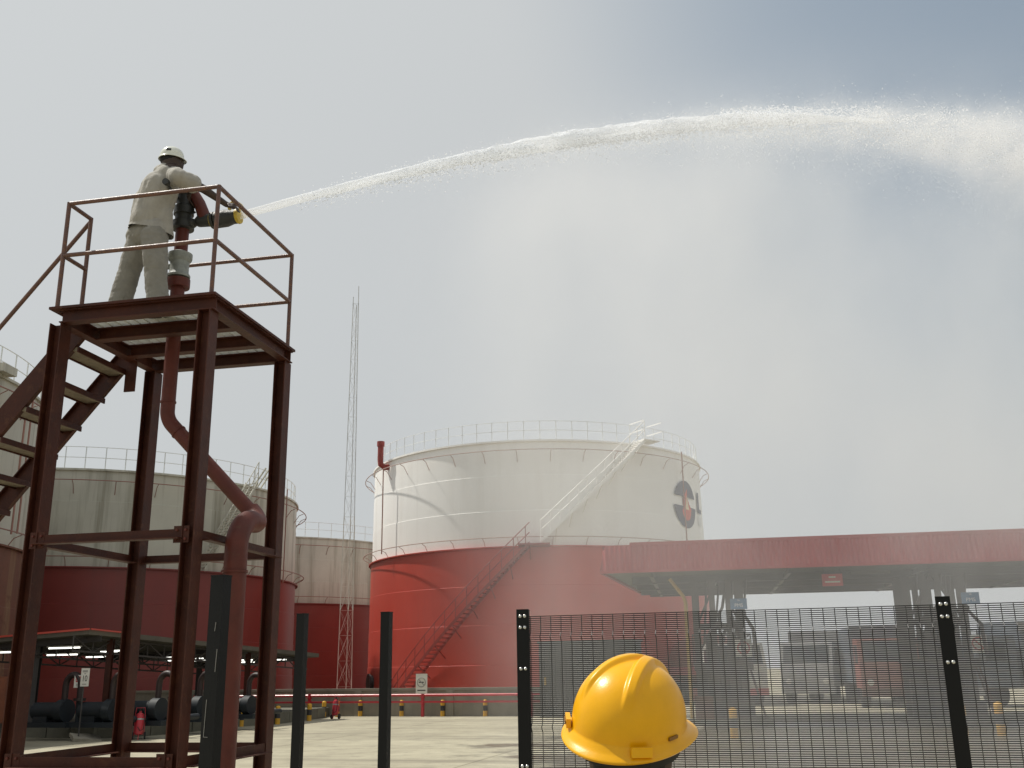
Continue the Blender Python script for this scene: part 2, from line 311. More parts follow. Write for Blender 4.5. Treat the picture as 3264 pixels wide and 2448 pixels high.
# ================================================================== STORAGE TANKS
def cyl_hit(u, v, cx, cy, R):
    d = ray(u, v); ox, oy = -cx, -cy; a = d.x*d.x+d.y*d.y; b = 2*(d.x*ox+d.y*oy); c = ox*ox+oy*oy-R*R
    disc = b*b-4*a*c; t = (-b-math.sqrt(max(0, disc)))/(2*a); p = CAM+d*t; return math.atan2(p.y-cy, p.x-cx), p.z
def ring(R, z, r, n=160, m=6): return dict(path=[(R*math.cos(2*math.pi*i/n), R*math.sin(2*math.pi*i/n), z) for i in range(n)], r=r, n=m, closed=True)
def make_tank(label, cx, cy, R, zt, zj, white, red, posts=72, group='storage tanks behind the yard'):
    t = thing('storage_tank', label, 'storage tank', (cx, cy, 0), 0, group); n = 192
    def shell(z0, z1, top_r):
        pr = []; k = max(2, round((z1-z0)/1.75)); h = (z1-z0)/k
        for i in range(k):
            r = top_r+.018*(k-1-i); pr += [(r, z0+h*i), (r, z0+h*(i+1)-.012)]
        pr.append((top_r, z1)); return pr
    lo, hi = MB(), MB(); kj = shell(zj, zt, R)
    hi.lathe(kj, n, closed_top=False, closed_bot=False); lo.lathe(shell(0, zj-.004, R+.11), n, closed_top=False, closed_bot=False)
    lo.build('lower_shell', red, t, 20); hi.build('upper_shell', white, t, 20)
    rf = MB(); rf.lathe([(R-.05, zt-.02), (R*.5, zt+.45), (.01, zt+.95)], n, closed_bot=False); rf.build('roof', white, t, 20)
    rim = MB(); rim.lathe([(R-.02, zt-.09), (R+.10, zt-.09), (R+.10, zt), (R-.02, zt+.004)], n, closed_top=False, closed_bot=False); rim.build('rim_angle', white, t)
    gd = MB(); gd.lathe([(R+.10, zj-.05), (R+.24, zj-.05), (R+.24, zj+.01), (R+.02, zj+.02)], n, closed_top=False, closed_bot=False); gd.build('shell_girder', red, t)
    hr = MB()
    for z in (zt+1.05, zt+.55): hr.tube(**ring(R-.12, z, .017))
    for i in range(posts):
        a = 2*math.pi*i/posts; x, y = (R-.12)*math.cos(a), (R-.12)*math.sin(a); hr.cyl((x, y, zt-.05), (x, y, zt+1.06), .024, 6)
    hr.build('handrail', M['rail_grey'], t)
    for z, zz in ((zt-.62, 0), (zj+.42, 1)):
        sp = MB(); sp.tube(**ring(R+.55, z, .025)); nb = 36
        for i in range(nb):
            a = 2*math.pi*(i+.3)/nb; c, s_ = math.cos(a), math.sin(a)
            sp.tube([(R*c, R*s_, z-.55), ((R+.28)*c, (R+.28)*s_, z-.14), ((R+.53)*c, (R+.53)*s_, z-.03)], .018, 5)
        sp.build('sprinkler_ring', M['pipe_pale'] if white is M['tank_white'] else M['pipe_brown'], t)
    return t
def riser_on(t, cx, cy, R, u, v0, v1):
    th, z0 = cyl_hit(u, v0, cx, cy, R+.55); _, z1 = cyl_hit(u, v1, cx, cy, R+.55); c, s = math.cos(th), math.sin(th)
    b = MB(); b.tube([((R+.55)*c, (R+.55)*s, z0), ((R+.55)*c, (R+.55)*s, z1)], .035, 6); b.build('riser_pipe', M['pipe_brown'], t)

T1 = (1.44, 62.0, 10.0, 13.42, 7.82)
t1 = make_tank('large nearest tank, clean white above and bright red below, with a round emblem', *T1, M['tank_white'], M['tank_red'])
cx, cy, R, zt, zj = T1
riser_on(t1, cx, cy, R, 1222, 1495, 1765); riser_on(t1, cx, cy, R, 2172, 1440, 1740)
# vent pipe at the left of the rim
th, z = cyl_hit(1228, 1478, cx, cy, R+.2); c, s = math.cos(th), math.sin(th)
b = MB(); P = lambda r, z: (r*c, r*s, z)
b.tube([P(R-.3, zt-.35), P(R+.25, zt-.4), P(R+.48, zt-.25), P(R+.5, zt), P(R+.5, zt+1.0)], .17, 12); b.tube([P(R+.5, zt+.8), P(R+.5, zt+1.08)], .22, 12); b.build('vent_pipe', M['stair_red'], t1)
# stair: lower flight red, upper flight white
def flight(t, R, th0, z0, th1, z1, m, nst, w=.85, rail=True):
    r0, r1 = R+.18, R+.18+w
    pt = lambda r, f, dz=0: (r*math.cos(th0+(th1-th0)*f), r*math.sin(th0+(th1-th0)*f), z0+(z1-z0)*f+dz)
    seg = 40
    for r in (r0, r1):
        st = MB(); st.prof if 0 else None
        vs_ = []; fs_ = []
        for i in range(seg+1):
            f = i/seg
            for rr_, dz in ((r-.015, -.1), (r+.015, -.1), (r+.015, .1), (r-.015, .1)): vs_.append(pt(rr_, f, dz))
        for i in range(seg):
            for j in range(4): fs_.append((i*4+j, i*4+(j+1) % 4, i*4+4+(j+1) % 4, i*4+4+j))
        fs_ += [(0, 1, 2, 3), tuple(range(seg*4, seg*4+4))]; st.add(vs_, fs_); s_ = st.build('stair_stringer', m, t)
    tr = MB(); da = abs(th1-th0)/nst*.62
    for i in range(nst):
        f = (i+.5)/nst; a = th0+(th1-th0)*f; rot = Matrix.Rotation(a, 3, 'Z'); tr.box(pt((r0+r1)/2, f, .03), (w, da*R*1.15, .045), rot)
    tr.build('tread', m, s_)
    if rail:
        h = MB()
        for dz in (.55, 1.05): h.tube([pt(r1, i/seg, dz) for i in range(seg+1)], .024, 6)
        for i in range(0, nst+1, 3): h.cyl(pt(r1, i/nst), pt(r1, i/nst, 1.05), .022, 5)
        for i in range(5, nst+1, 5): h.bar(pt(R, i/nst, -.7), pt(r1, i/nst, -.05), .04, .04)
        h.build('stair_rail', m, s_)
    return s_
tha, za = cyl_hit(1268, 2215, cx, cy, R+.6); thb, zb = cyl_hit(1690, 1742, cx, cy, R+.6); thc, zc = cyl_hit(2040, 1398, cx, cy, R+.6)
flight(t1, R+.1, tha, .1, thb, zj+.02, M['stair_red'], 40)
flight(t1, R, thb+.05, zj+.12, thc, zt+.02, M['tank_white'], 36)
ld = MB(); ld.box(((R+.65)*math.cos(thb+.02), (R+.65)*math.sin(thb+.02), zj-.02), (1.1, 1.6, .08), Matrix.Rotation(thb+.02, 3, 'Z')); ld.build('stair_landing', M['stair_red'], t1)
ld = MB(); ld.box(((R+.6)*math.cos(thc+.04), (R+.6)*math.sin(thc+.04), zt+.04), (1.0, 1.1, .05), Matrix.Rotation(thc+.04, 3, 'Z'))
for dz in (.55, 1.05):
    for k in (-1, 1): ld.bar(((R+.0)*math.cos(thc+.04+k*.06), (R+.0)*math.sin(thc+.04+k*.06), zt+dz), ((R+1.2)*math.cos(thc+.04+k*.055), (R+1.2)*math.sin(thc+.04+k*.055), zt+dz), .04, .04)
ld.build('stair_landing', M['tank_white'], t1)
# manway disc low on the left flank
thm, zm = cyl_hit(1184, 2178, cx, cy, R+.2); c, s = math.cos(thm), math.sin(thm)
b = MB(); b.cyl((R*c, R*s, zm), ((R+.32)*c, (R+.32)*s, zm), .42, 20); b.cyl(((R+.3)*c, (R+.3)*s, zm), ((R+.4)*c, (R+.4)*s, zm), .52, 20); b.build('manway', M['pipe_dark'], t1)
# painted emblem
thl, zl = cyl_hit(2183, 1608, cx, cy, R); E = 1.33
def patch(name, m, test, s0, s1, z0, z1, off, k=64):
    q = MB(); rr = R+.085+off; idx = {}
    def vid(i, j):
        if (i, j) not in idx:
            a = thl+(s0+(s1-s0)*i/k)/R; idx[i, j] = len(q.v); q.v.append((rr*math.cos(a), rr*math.sin(a), zl+z0+(z1-z0)*j/k))
        return idx[i, j]
    for i in range(k):
        for j in range(k):
            if test(s0+(s1-s0)*(i+.5)/k, z0+(z1-z0)*(j+.5)/k): q.f.append((vid(i, j), vid(i+1, j), vid(i+1, j+1), vid(i, j+1))); q.mi.append(0)
    q.build(name, m, t1, 20)
patch('emblem_disc', M['navy'], lambda s_, z_: s_*s_+z_*z_ < E*E and not (-.12 < z_ < .42), -E, E, -E, E, 0)
def fl(s_, z_):
    z_ -= .0
    if z_ < -.35: return (s_-.05)**2+((z_+.35)/1.0)**2 < .55**2
    w = .55*(1-(z_+.35)/1.25); return abs(s_-.05+.10*math.sin(z_*5)) < w
patch('emblem_flame', M['flame'], lambda s_, z_: fl(s_, z_) and z_ < .9, -E, E, -E, E, .004)
patch('emblem_flame_core', M['cream'], lambda s_, z_: -.3 < z_ < .5 and abs(s_-.1) < .22*(1-(z_+.3)/.85) , -E, E, -E, E, .008)
patch('emblem_letter', M['navy'], lambda s_, z_: (abs(s_-2.0) < .17 and -.25 < z_ < .95) or (1.83 < s_ < 2.7 and -.25 < z_ < .0), 1.7, 2.9, -1, 1, 0)
patch('emblem_small_letter', M['rail_grey'], lambda s_, z_: (abs(s_-2.0) < .1 or abs(s_-2.35) < .1) and -1.0 < z_ < -.45, 1.7, 2.9, -1.2, 0, 0)

T2 = (-22.5, 55.6, 10.2, 10.95, 6.45)
t2 = make_tank('streaky weathered white tank with dull red base, seen between the tower legs', *T2, M['tank_white_old'], M['tank_red_old'])
th0, z0 = cyl_hit(640, 1800, T2[0], T2[1], T2[2]+.6); th1, z1 = cyl_hit(800, 1580, T2[0], T2[1], T2[2]+.6)
flight(t2, T2[2], th0, T2[4], th1, T2[3], M['tank_white_old'], 30)
riser_on(t2, T2[0], T2[1], T2[2], 916, 1560, 1860)
b = MB(); th, z = cyl_hit(820, 1540, T2[0], T2[1], T2[2])
for k in range(3): b.tube([((T2[2]-.3)*math.cos(th+k*.03), (T2[2]-.3)*math.sin(th+k*.03), T2[3]), ((T2[2]+.1)*math.cos(th+.05+k*.03), (T2[2]+.1)*math.sin(th+.05+k*.03), T2[3]+1.1)], .05, 6)
b.build('roof_hoop', M['tank_white_old'], t2)
T3 = (-28.3, 33.7, 11.0, 11.55, 5.95)
t3 = make_tank('rust streaked tank at the left edge behind the stairs', *T3, M['tank_white_old'], M['tank_rust'])
for u in (110, 92): riser_on(t3, T3[0], T3[1], T3[2], u, 1240, 1720)
b = MB(); th, z = cyl_hit(2, 1150, T3[0], T3[1], T3[2]); b.box((T3[2]*math.cos(th), T3[2]*math.sin(th), T3[3]+.14), (.8, .8, .28), Matrix.Rotation(th, 3, 'Z')); b.build('roof_platform', M['tank_white_old'], t3)
T4 = (-19.1, 79.7, 11.0, 10.8, 6.3)
make_tank('farther small looking white and maroon tank behind the lattice mast', *T4, M['tank_white_old'], M['tank_red_old'])

# ================================================================== LATTICE MAST
def mast():
    base = atz(1110, 2193, .0); Y = 46.0
    bx = aty(1097, 2190, Y).x; ztop = aty(1152, 912, Y).z
    t = thing('radio_mast', 'slender lattice radio mast rising beside the big tank', 'radio mast', (bx, Y, 0))
    zc = aty(1104, 1945, Y).z
    w0, w1 = .66, .24
    def leg(k, z):
        f = z/ztop; w = w0+(w1-w0)*f; dx = (aty(1152, 912, Y).x-bx)*0
        a = [(-.5, 0), (.5, 0), (0, .8)][k]; return (a[0]*w+dx, a[1]*w, z)
    def sect(za, zb, m, name):
        q = MB(); n = max(2, int((zb-za)/.9))
        for k in range(3): q.cyl(leg(k, za), leg(k, zb), .020, 6)
        for i in range(n):
            z0_, z1_ = za+(zb-za)*i/n, za+(zb-za)*(i+1)/n
            for k in range(3):
                q.bar(leg(k, z0_), leg((k+1) % 3, z1_), .007, .007); q.bar(leg((k+1) % 3, z0_), leg(k, z1_), .007, .007); q.bar(leg(k, z1_), leg((k+1) % 3, z1_), .007, .007)
        q.build(name, m, t)
    sect(0, zc, M['mast_red'], 'mast_section'); sect(zc, zc+4.2, M['mast_white'], 'mast_section'); sect(zc+4.2, ztop-.9, M['mast_grey'], 'mast_section')
    q = MB(); q.cyl(leg(1, ztop-1.0), leg(1, ztop), .02, 6); q.cyl(leg(0, ztop-1.0), leg(0, ztop-.55), .02, 6); q.build('antenna_rod', M['mast_grey'], t)
mast()

# ================================================================== BUND WALL, PIPES, BOLLARDS
WA = Vector((-6.38, 42.34, 0)); WD = (Vector((.03, 40.11, 0))-WA).normalized(); WN = Vector((-WD.y, WD.x, 0))     # along the wall, away from us
wrot = math.atan2(WD.y, WD.x)
t = MB(); t.bb((-16, .05, 0), (9.2, .30, .96)); t.bb((-16.02, .0, .96), (9.22, .35, 1.06)); t.bb((8.95, .36, 0), (9.2, 34, .96)); t.bb((8.9, .36, .96), (9.25, 34, 1.06))
for k in range(-4, 3): t.bb((k*4-.15, -.02, 0), (k*4+.15, .05, .96))
w = t.build('bund_wall', M['wall'], None); w.location = WA; w.rotation_euler = (0, 0, wrot); tag(w, 'low grey cement bund wall with coping running in front of the tanks', 'wall')
for k, (dy, dz, r) in enumerate(((-.45, .80, .05), (-.45, .55, .04))):
    q = MB(); q.cyl((-7.5, dy, dz), (9.0, dy, dz), r, 10)
    o = q.build('fire_main_pipe', M['fire_red'], None); o.location = WA; o.rotation_euler = (0, 0, wrot); tag(o, ['upper bright red fire main pipe along the bund wall', 'lower thinner red fire main pipe along the bund wall'][k], 'pipe', 'fire main pipes along the wall')
for i, x in enumerate((-6.6, -1.95, 3.05, 7.5)):
    q = MB(); q.bb((x-.05, -.50, 0), (x+.05, -.40, .88)); q.bb((x-.08, -.56, .70), (x+.08, -.38, .73)); q.bb((x-.08, -.56, .46), (x+.08, -.38, .49))
    o = q.build('pipe_support', M['fire_red'], None); o.location = WA; o.rotation_euler = (0, 0, wrot)
    tag(o, ['red pipe support post at the left end of the fire main', 'red pipe support post beside the wheeled extinguisher', 'red pipe support post under the white no smoking sign', 'red pipe support post near the dark cabin'][i], 'pipe support', 'supports of the fire main')
def bollard_proto():
    t = thing('bollard', 'x', 'bollard')
    q = MB(); q.lathe([(.085, 0), (.085, .20)], 20); q.build('lower_band', M['byellow'], t)
    q = MB(); q.lathe([(.0852, .20), (.0852, .40)], 20, closed_bot=False, closed_top=False); q.build('middle_band', M['bblack'], t)
    q = MB(); q.lathe([(.085, .40), (.085, .57), (.06, .605), (.0, .615)], 20, closed_bot=False); q.build('upper_band', M['byellow'], t); return t
bp = bollard_proto()
BG = 'yellow and black bollards round the yard'
blist = [(1148, 2283, 'striped bollard between the two bare black posts, against the bund wall'), (1280, 2283, 'striped bollard just right of the second bare black post'),
 (1411, 2283, 'striped bollard right of the no smoking sign, against the bund wall'), (1547, 2283, 'striped bollard nearest the mesh fence end post, against the bund wall'),
 (1032, 2286, 'striped bollard left of the red wheeled extinguisher by the wall'), (1075, 2285, 'striped bollard partly behind the red wheeled extinguisher by the wall'),
 (622, 2330, 'striped bollard at the kerb beside the front black post and tower leg'), (768, 2316, 'striped bollard at the kerb between the red pipe and the rear tower leg'),
 (884, 2309, 'striped bollard at the kerb just right of the rear tower leg'), (985, 2298, 'striped bollard at the kerb just right of the first bare black post')]
for i, (u, v, lb) in enumerate(blist):
    p = atz(u, v); o = bp if i == 0 else dup(bp); o.location = p; o['label'] = lb; o['group'] = BG
for u, v, lb, s in ((2342, 2352, 'striped bollard in front of the left loading rack', 1.15), (3075, 2344, 'striped bollard mostly hidden behind the right fence post', 1.15), (3195, 2344, 'striped bollard in front of the right loading rack, right of the fence post', 1.25)):
    p = atz(u, v); o = dup(bp); o.location = p; o.scale = (s, s, s); o['label'] = lb; o['group'] = BG

def on_wall(x, y, z=0): return WA+WD*x+WN*y+Vector((0, 0, z))
# no smoking sign
t = thing('no_smoking_sign', 'white no smoking sign above the red wall pipes', 'sign', on_wall(3.05, -.58, .86), wrot)
q = MB(); q.bb((-.24, -.01, 0), (.24, .01, .74)); q.build('sign_plate', M['signwhite'], t)
q = MB(); q.tube([(.17*math.cos(a), -.02, .42+.17*math.sin(a)) for a in [2*math.pi*i/28 for i in range(28)]], .018, 5, closed=True); q.bar((-.12, -.02, .54), (.12, -.02, .30), .03, .012, (0, 1, 0)); q.build('prohibition_ring', M['smudge'], t)
q = MB(); q.bb((-.11, -.018, .40), (.1, -.011, .44)); q.bb((-.17, -.016, .10), (.17, -.011, .14)); q.build('cigarette_mark', M['ink'], t)
# trolley extinguishers
def trolley(label, loc, rz):
    t = thing('wheeled_extinguisher', label, 'extinguisher', loc, rz, 'wheeled fire extinguishers')
    q = MB(); q.lathe([(.02, .16), (.15, .2), (.17, .28), (.17, .86), (.14, .98), (.05, 1.03), (.05, 1.1), (0, 1.1)], 24, M4=Matrix.Translation((0, 0, 0)) @ Matrix.Rotation(math.radians(-8), 4, 'X')); q.build('cylinder', M['fire_red'], t)
    q = MB(); q.lathe([(.172, .74), (.172, .80)], 24, closed_top=False, closed_bot=False, M4=Matrix.Rotation(math.radians(-8), 4, 'X')); q.build('strap', M['chrome'], t)
    for sx in (-1, 1):
        q = MB(); q.tube([(sx*.2+.035*sx, .1+.12*math.cos(a), .14+.12*math.sin(a)) for a in [2*math.pi*i/20 for i in range(20)]], .035, 8, closed=True); q.cyl((sx*.2, .1, .14), (sx*.26, .1, .14), .09, 14); q.build('wheel', M['rubber'], t)
    q = MB(); q.tube([(-.19, .1, .14), (-.19, .2, .9), (-.16, .27, 1.2), (.16, .27, 1.2), (.19, .2, .9), (.19, .1, .14)], .016, 6); q.cyl((0, -.2, 0), (0, -.05, .3), .014, 6); q.build('trolley_frame', M['fire_red'], t)
    t.scale = (.68, .68, .68)
    q = MB(); q.tube([(0, .12, 1.12), (.08, .0, 1.2), (.17, -.06, 1.05), (.2, -.08, .7), (.16, -.14, .4), (.05, -.18, .34), (-.06, -.17, .5)], .016, 6); q.cyl((0, .12, 1.08), (0, .12, 1.18), .035, 10); q.build('hose', M['rubber'], t)
    return t
trolley('red wheeled extinguisher standing by the bund wall', atz(1066, 2292), wrot); p = atz(440, 2358)
trolley('red wheeled extinguisher on the sunny yard beside the rear left tower leg', p, .3)

# ================================================================== KERB BLOCK AND PUMP SHED (left)
KP = [atz(u, v) for u, v in ((-420, 2350), (84, 2350), (310, 2354), (395, 2352), (600, 2333), (743, 2317), (878, 2308), (1027, 2288))]
kp = [Vector((p.x, p.y, 0)) for p in KP] + [on_wall(-1.2, -.3)]
top = [Vector((p.x, p.y, .34)) for p in kp]; back = [on_wall(-1.3, .0, .34), on_wall(-15.9, .0, .34)] + [Vector((-26, 40, .34)), Vector((KP[0].x, KP[0].y, .34))][0:0]
ring_ = kp + [on_wall(-1.3, 0), on_wall(-9, 0)]
q = MB(); n = len(ring_); q.add([(p.x, p.y, 0) for p in ring_]+[(p.x, p.y, .34) for p in ring_], [tuple(range(n, 2*n))]+[(i, (i+1) % n, (i+1) % n+n, i+n) for i in range(n)])
tag(q.build('pavement', M['kerb'], None, 0), kind='structure')
for i in range(1, len(kp)-1):                                          # kerb stones proud of the slab edge
    a, b_ = kp[i], kp[i+1]; L_ = (b_-a).length; nst = max(1, int(L_/.9)); d = (b_-a)/nst; nn = Vector((d.y, -d.x, 0)).normalized()
    for k in range(nst):
        if i == 2 and k == 0: continue
q = MB()
for i in range(1, len(kp)-2):
    a, b_ = kp[i], kp[i+1]; L_ = (b_-a).length; nst = max(1, int(L_/.9)); d = (b_-a)/nst; nn = Vector((d.y, -d.x, 0)).normalized()
    if i == 2: continue
    for k in range(nst):
        p0 = a+d*k+d*.02; p1 = a+d*(k+1)-d*.02; q.bar(p0+nn*.05+Vector((0, 0, .19)), p1+nn*.05+Vector((0, 0, .19)), .16, .38)
tag(q.build('kerb', M['kerb'], None, 0), kind='structure')
for (u, v, sx, sy, sz, rx, lb) in ((272, 2362, .75, .5, .10, .25, 'flat broken concrete slab tilted on the yard by the kerb gap'), (288, 2350, .32, .3, .55, .12, 'upright broken concrete block in the kerb gap'), (345, 2350, .5, .3, .45, 0., 'squat concrete block right of the kerb gap')):
    p = atz(u, v); q = MB(); q.box((0, 0, sz/2), (sx, sy, sz)); bm = bmesh.new(); me = q.mesh('concrete_block'); bm.from_mesh(me); bmesh.ops.subdivide_edges(bm, edges=bm.edges, cuts=3, use_grid_fill=True)
    for vv in bm.verts: vv.co += Vector((mnoise.noise(vv.co*5), mnoise.noise(vv.co*5+Vector((9, 0, 0))), mnoise.noise(vv.co*5+Vector((0, 9, 0)))))*.03
    bm.to_mesh(me); bm.free(); me.materials.append(M['cinder']); o = bpy.data.objects.new('concrete_block', me); COL.objects.link(o); o.location = p+Vector((0, 0, .02)); o.rotation_euler = (rx, rx*.5, .4+rx); tag(o, lb, 'concrete block')

A_, B_, C_ = aty(285, 2005, 28.5), aty(-160, 2044, 30.5), aty(1017, 2083, 40.2)
D_ = B_+C_-A_
shed = thing('pump_shed', 'low open sided pump shed with flat red edged roof and lit tubes', 'pump shed', (0, 0, 0))
q = MB(); up = Vector((0, 0, .14)); q.add([A_-up, B_-up, D_-up, C_-up, A_, B_, D_, C_], [(3, 2, 1, 0), (4, 5, 6, 7), (0, 1, 5, 4), (1, 2, 6, 5), (2, 3, 7, 6), (3, 0, 4, 7)]); q.build('roof', M['soffit'], shed, 0)
q = MB(); q.bar(A_+Vector((.02, -.06, .0)), B_+Vector((0, -.06, .0)), .03, .05); q.bar(A_+Vector((.05, 0, .0)), A_+(C_-A_)*.16+Vector((.05, 0, .0)), .03, .04); q.build('roof_trim', M['tank_red'], shed, 0)
eA, eB = (C_-A_).normalized(), (B_-A_).normalized()
for i, (fa, fb) in enumerate(((.12, .10), (.40, .10), (.68, .10), (.94, .10), (.12, .62), (.45, .62), (.75, .62))):
    p = A_+(C_-A_)*fa+(B_-A_)*fb; q = MB(); q.ibeam((p.x, p.y, .34), (p.x, p.y, p.z-.14), .16, .16, up=(0, 1, 0)); q.build('column', M['oxide'] if fb < .3 else M['beamgrey'], shed)
for fb in (.10, .5, .9):
    a, b_ = A_+(B_-A_)*fb, C_+(B_-A_)*fb; a = a-Vector((0, 0, .17)); b_ = b_-Vector((0, 0, .17)); q = MB(); k = 16; dz = Vector((0, 0, -.38))
    q.bar(a, b_, .05, .05); q.bar(a+dz, b_+dz, .05, .05)
    for i in range(k):
        p0, p1 = a+(b_-a)*i/k, a+(b_-a)*(i+1)/k; q.bar(p0+dz*(i % 2), p1+dz*((i+1) % 2), .03, .03); q.bar(p0, p0+dz, .03, .03)
    q.build('truss', M['beamgrey'], shed)
for fa in (.04, .5, .93):
    a, b_ = A_+(C_-A_)*fa, B_+(C_-A_)*fa; q = MB(); q.ibeam(a-Vector((0, 0, .22)), b_-Vector((0, 0, .22)), .1, .16); q.build('cross_beam', M['beamgrey'], shed)
def tubelight(px, py, Y, dl, hx):
    p = aty(px, py, Y); t = thing('tube_light', 'lit fluorescent tube under the pump shed roof', 'tube light', p, hx, 'lit fluorescent tubes under the pump shed roof')
    q = MB(); q.cyl((-dl/2, 0, -.02), (dl/2, 0, -.02), .022, 8); q.build('tube', M['lampglass'], t)
    q = MB(); q.bb((-dl/2-.03, -.06, 0), (dl/2+.03, .06, .035)); q.build('fitting', M['truck_white'], t)
for u, v, Y, dl in ((205, 2063, 29.6, 1.15), (198, 2085, 31.6, 1.2), (18, 2077, 30.4, 1.1), (305, 2092, 34, .8), (348, 2075, 33.5, .7), (375, 2072, 33, .7), (480, 2081, 36, .8), (528, 2092, 37.5, .7), (545, 2104, 39, .7), (627, 2097, 38.5, .6), (640, 2104, 39.5, .6), (785, 2102, 38.8, .55), (772, 2109, 39.6, .6), (790, 2109, 39.8, .6), (898, 2101, 39.5, .4)):
    tubelight(u, v, Y, dl, math.atan2(eB.y, eB.x))
# signs at the shed
p = aty(265, 2222, 28.3)
t = thing('speed_limit_sign', 'white speed sign reading 10 on a thin pole by the kerb', 'sign', (p.x, p.y, 0), -.12)
zb_, zt_ = aty(265, 2188, 28.3).z, aty(265, 2130, 28.3).z; h_ = zt_-zb_
q = MB(); q.bb((-.115, -.012, zb_), (.115, .012, zt_)); q.build('sign_plate', M['signwhite'], t)
q = MB(); q.cyl((-.04, .03, 0), (-.04, .03, zt_-.02), .02, 8); q.build('pole', M['beamgrey'], t)
text('sign_number', '10', .22, M['ink'], t, (0, -.014, zb_+h_*.42), (math.pi/2, 0, 0), squash=.72)
q = MB()
for k, (w_, f) in enumerate(((.14, .86), (.14, .80), (.05, .70), (.12, .12))): q.bb((-w_/2, -.015, zb_+h_*f-.012), (w_/2, -.013, zb_+h_*f+.012))
q.build('small_lettering', M['smudge'], t)
p = aty(245, 2222, 28.75)
t = thing('warning_sign', 'white warning sign with a red square on the shed column', 'sign', (p.x, p.y, 0), -.12); z0_, z1_ = aty(245, 2192, 28.75).z, aty(245, 2152, 28.75).z
q = MB(); q.bb((-.12, -.01, z0_), (.1, .01, z1_)); q.build('sign_plate', M['signwhite'], t)
q = MB(); hh = z1_-z0_; q.bb((-.07, -.016, z0_+hh*.45), (.07, -.011, z0_+hh*.53)); q.bb((-.07, -.016, z0_+hh*.82), (.07, -.011, z0_+hh*.9)); q.bb((-.07, -.016, z0_+hh*.45), (-.05, -.011, z0_+hh*.9)); q.bb((.05, -.016, z0_+hh*.45), (.07, -.011, z0_+hh*.9)); q.build('red_frame', M['signred'], t)
q = MB(); q.bb((-.05, -.016, z0_+hh*.12), (.06, -.011, z0_+hh*.18)); q.bb((-.05, -.016, z0_+hh*.24), (.06, -.011, z0_+hh*.3)); q.build('small_lettering', M['smudge'], t)
# pumps with goose neck pipes
def pump(label, u, v, s=1.0):
    p = atz(u, v, .34); t = thing('transfer_pump', label, 'pump', p, wrot, 'pumps under the shed')
    q = MB(); q.cyl((-.7*s, 0, .45*s), (.1*s, 0, .45*s), .24*s, 16); q.bb((-.9*s, -.3*s, 0), (.7*s, .3*s, .14*s)); q.bb((-.6*s, -.2*s, .14*s), (-.1*s, .2*s, .3*s)); q.build('motor', M['pump'], t)
    q = MB(); q.cyl((.18*s, 0, .45*s), (.45*s, 0, .45*s), .32*s, 18); q.cyl((.1*s, 0, .45*s), (.2*s, 0, .45*s), .1*s, 10); q.build('pump_casing', M['pump'], t)
    q = MB(); zz = 1.15*s; q.tube([(.3*s, 0, .7*s), (.3*s, 0, zz)]+[(.3*s+.27*s*(1-math.cos(a)), 0, zz+.3*s*math.sin(a)) for a in [math.pi*i/10 for i in range(11)]]+[(.84*s, 0, .75*s)], .09*s, 12); q.cyl((.84*s, 0, .72*s), (.84*s, 0, .8*s), .17*s, 14); q.build('gooseneck_pipe', M['pipe_dark'], t)
    q = MB(); q.tube([(.84*s, 0, .75*s), (.84*s, 0, .2*s), (.84*s, 1.2*s, .2*s)], .085*s, 10); q.build('suction_pipe', M['pump'], t); return t
for lb, u, v, s in (('pump under the shed right of the white speed sign', 322, 2318, .95), ('pump under the shed between the rear left and front right tower legs', 470, 2312, .95), ('pump under the shed hidden partly by the front right tower leg', 605, 2300, .95), ('pump under the shed seen right of the red goose neck pipe', 765, 2290, .9), ('pump under the shed left of the white speed sign', 170, 2318, .95)):
    pump(lb, u, v, s)
b0 = atz(105, 2338, .34); t = thing('orange_fuel_tank', 'orange rusty steel box tank behind the front left tower leg', 'fuel tank', b0, -.12)
q = MB(); q.bb((-3.2, -.6, .25), (-.75, .9, 1.35)); q.build('tank_body', M['orange'], t)
q = MB(); q.bb((-3.0, -.5, 0), (-2.8, .8, .25)); q.bb((-1.2, -.5, 0), (-1.0, .8, .25)); q.bb((-3.0, -.5, .2), (-1.0, -.4, .28)); q.build('skid', M['beamgrey'], t)
q = MB(); q.cyl((-1.3, .1, 1.35), (-1.3, .1, 1.55), .12, 12); q.build('filler_cap', M['beamgrey'], t)

# ================================================================== DARK CABIN BY THE WALL
p = atz(1722, 2288); w_ = 3.55
t = thing('steel_cabin', 'dark steel cabin standing at the bund wall behind the mesh fence', 'cabin', (p.x, p.y, 0), wrot)
q = MB(); q.bb((0, 0, 0), (w_, 1.4, 2.62)); q.build('cabin_body', M['dark_door'], t)
q = MB()
for i in range(16): q.bb((.1+i*(w_-.2)/16, -.02, .1), (.1+(i+.5)*(w_-.2)/16, .0, 2.5))
q.build('ribbed_door', M['dark_door'], t); q = MB(); q.bb((-.05, -.05, 2.62), (w_+.05, 1.45, 2.70)); q.build('roof', M['dark_door'], t)
q = MB(); q.bb((.2, -.06, 1.12), (.27, -.02, 1.4)); q.build('door_handle', M['gyellow'], t)

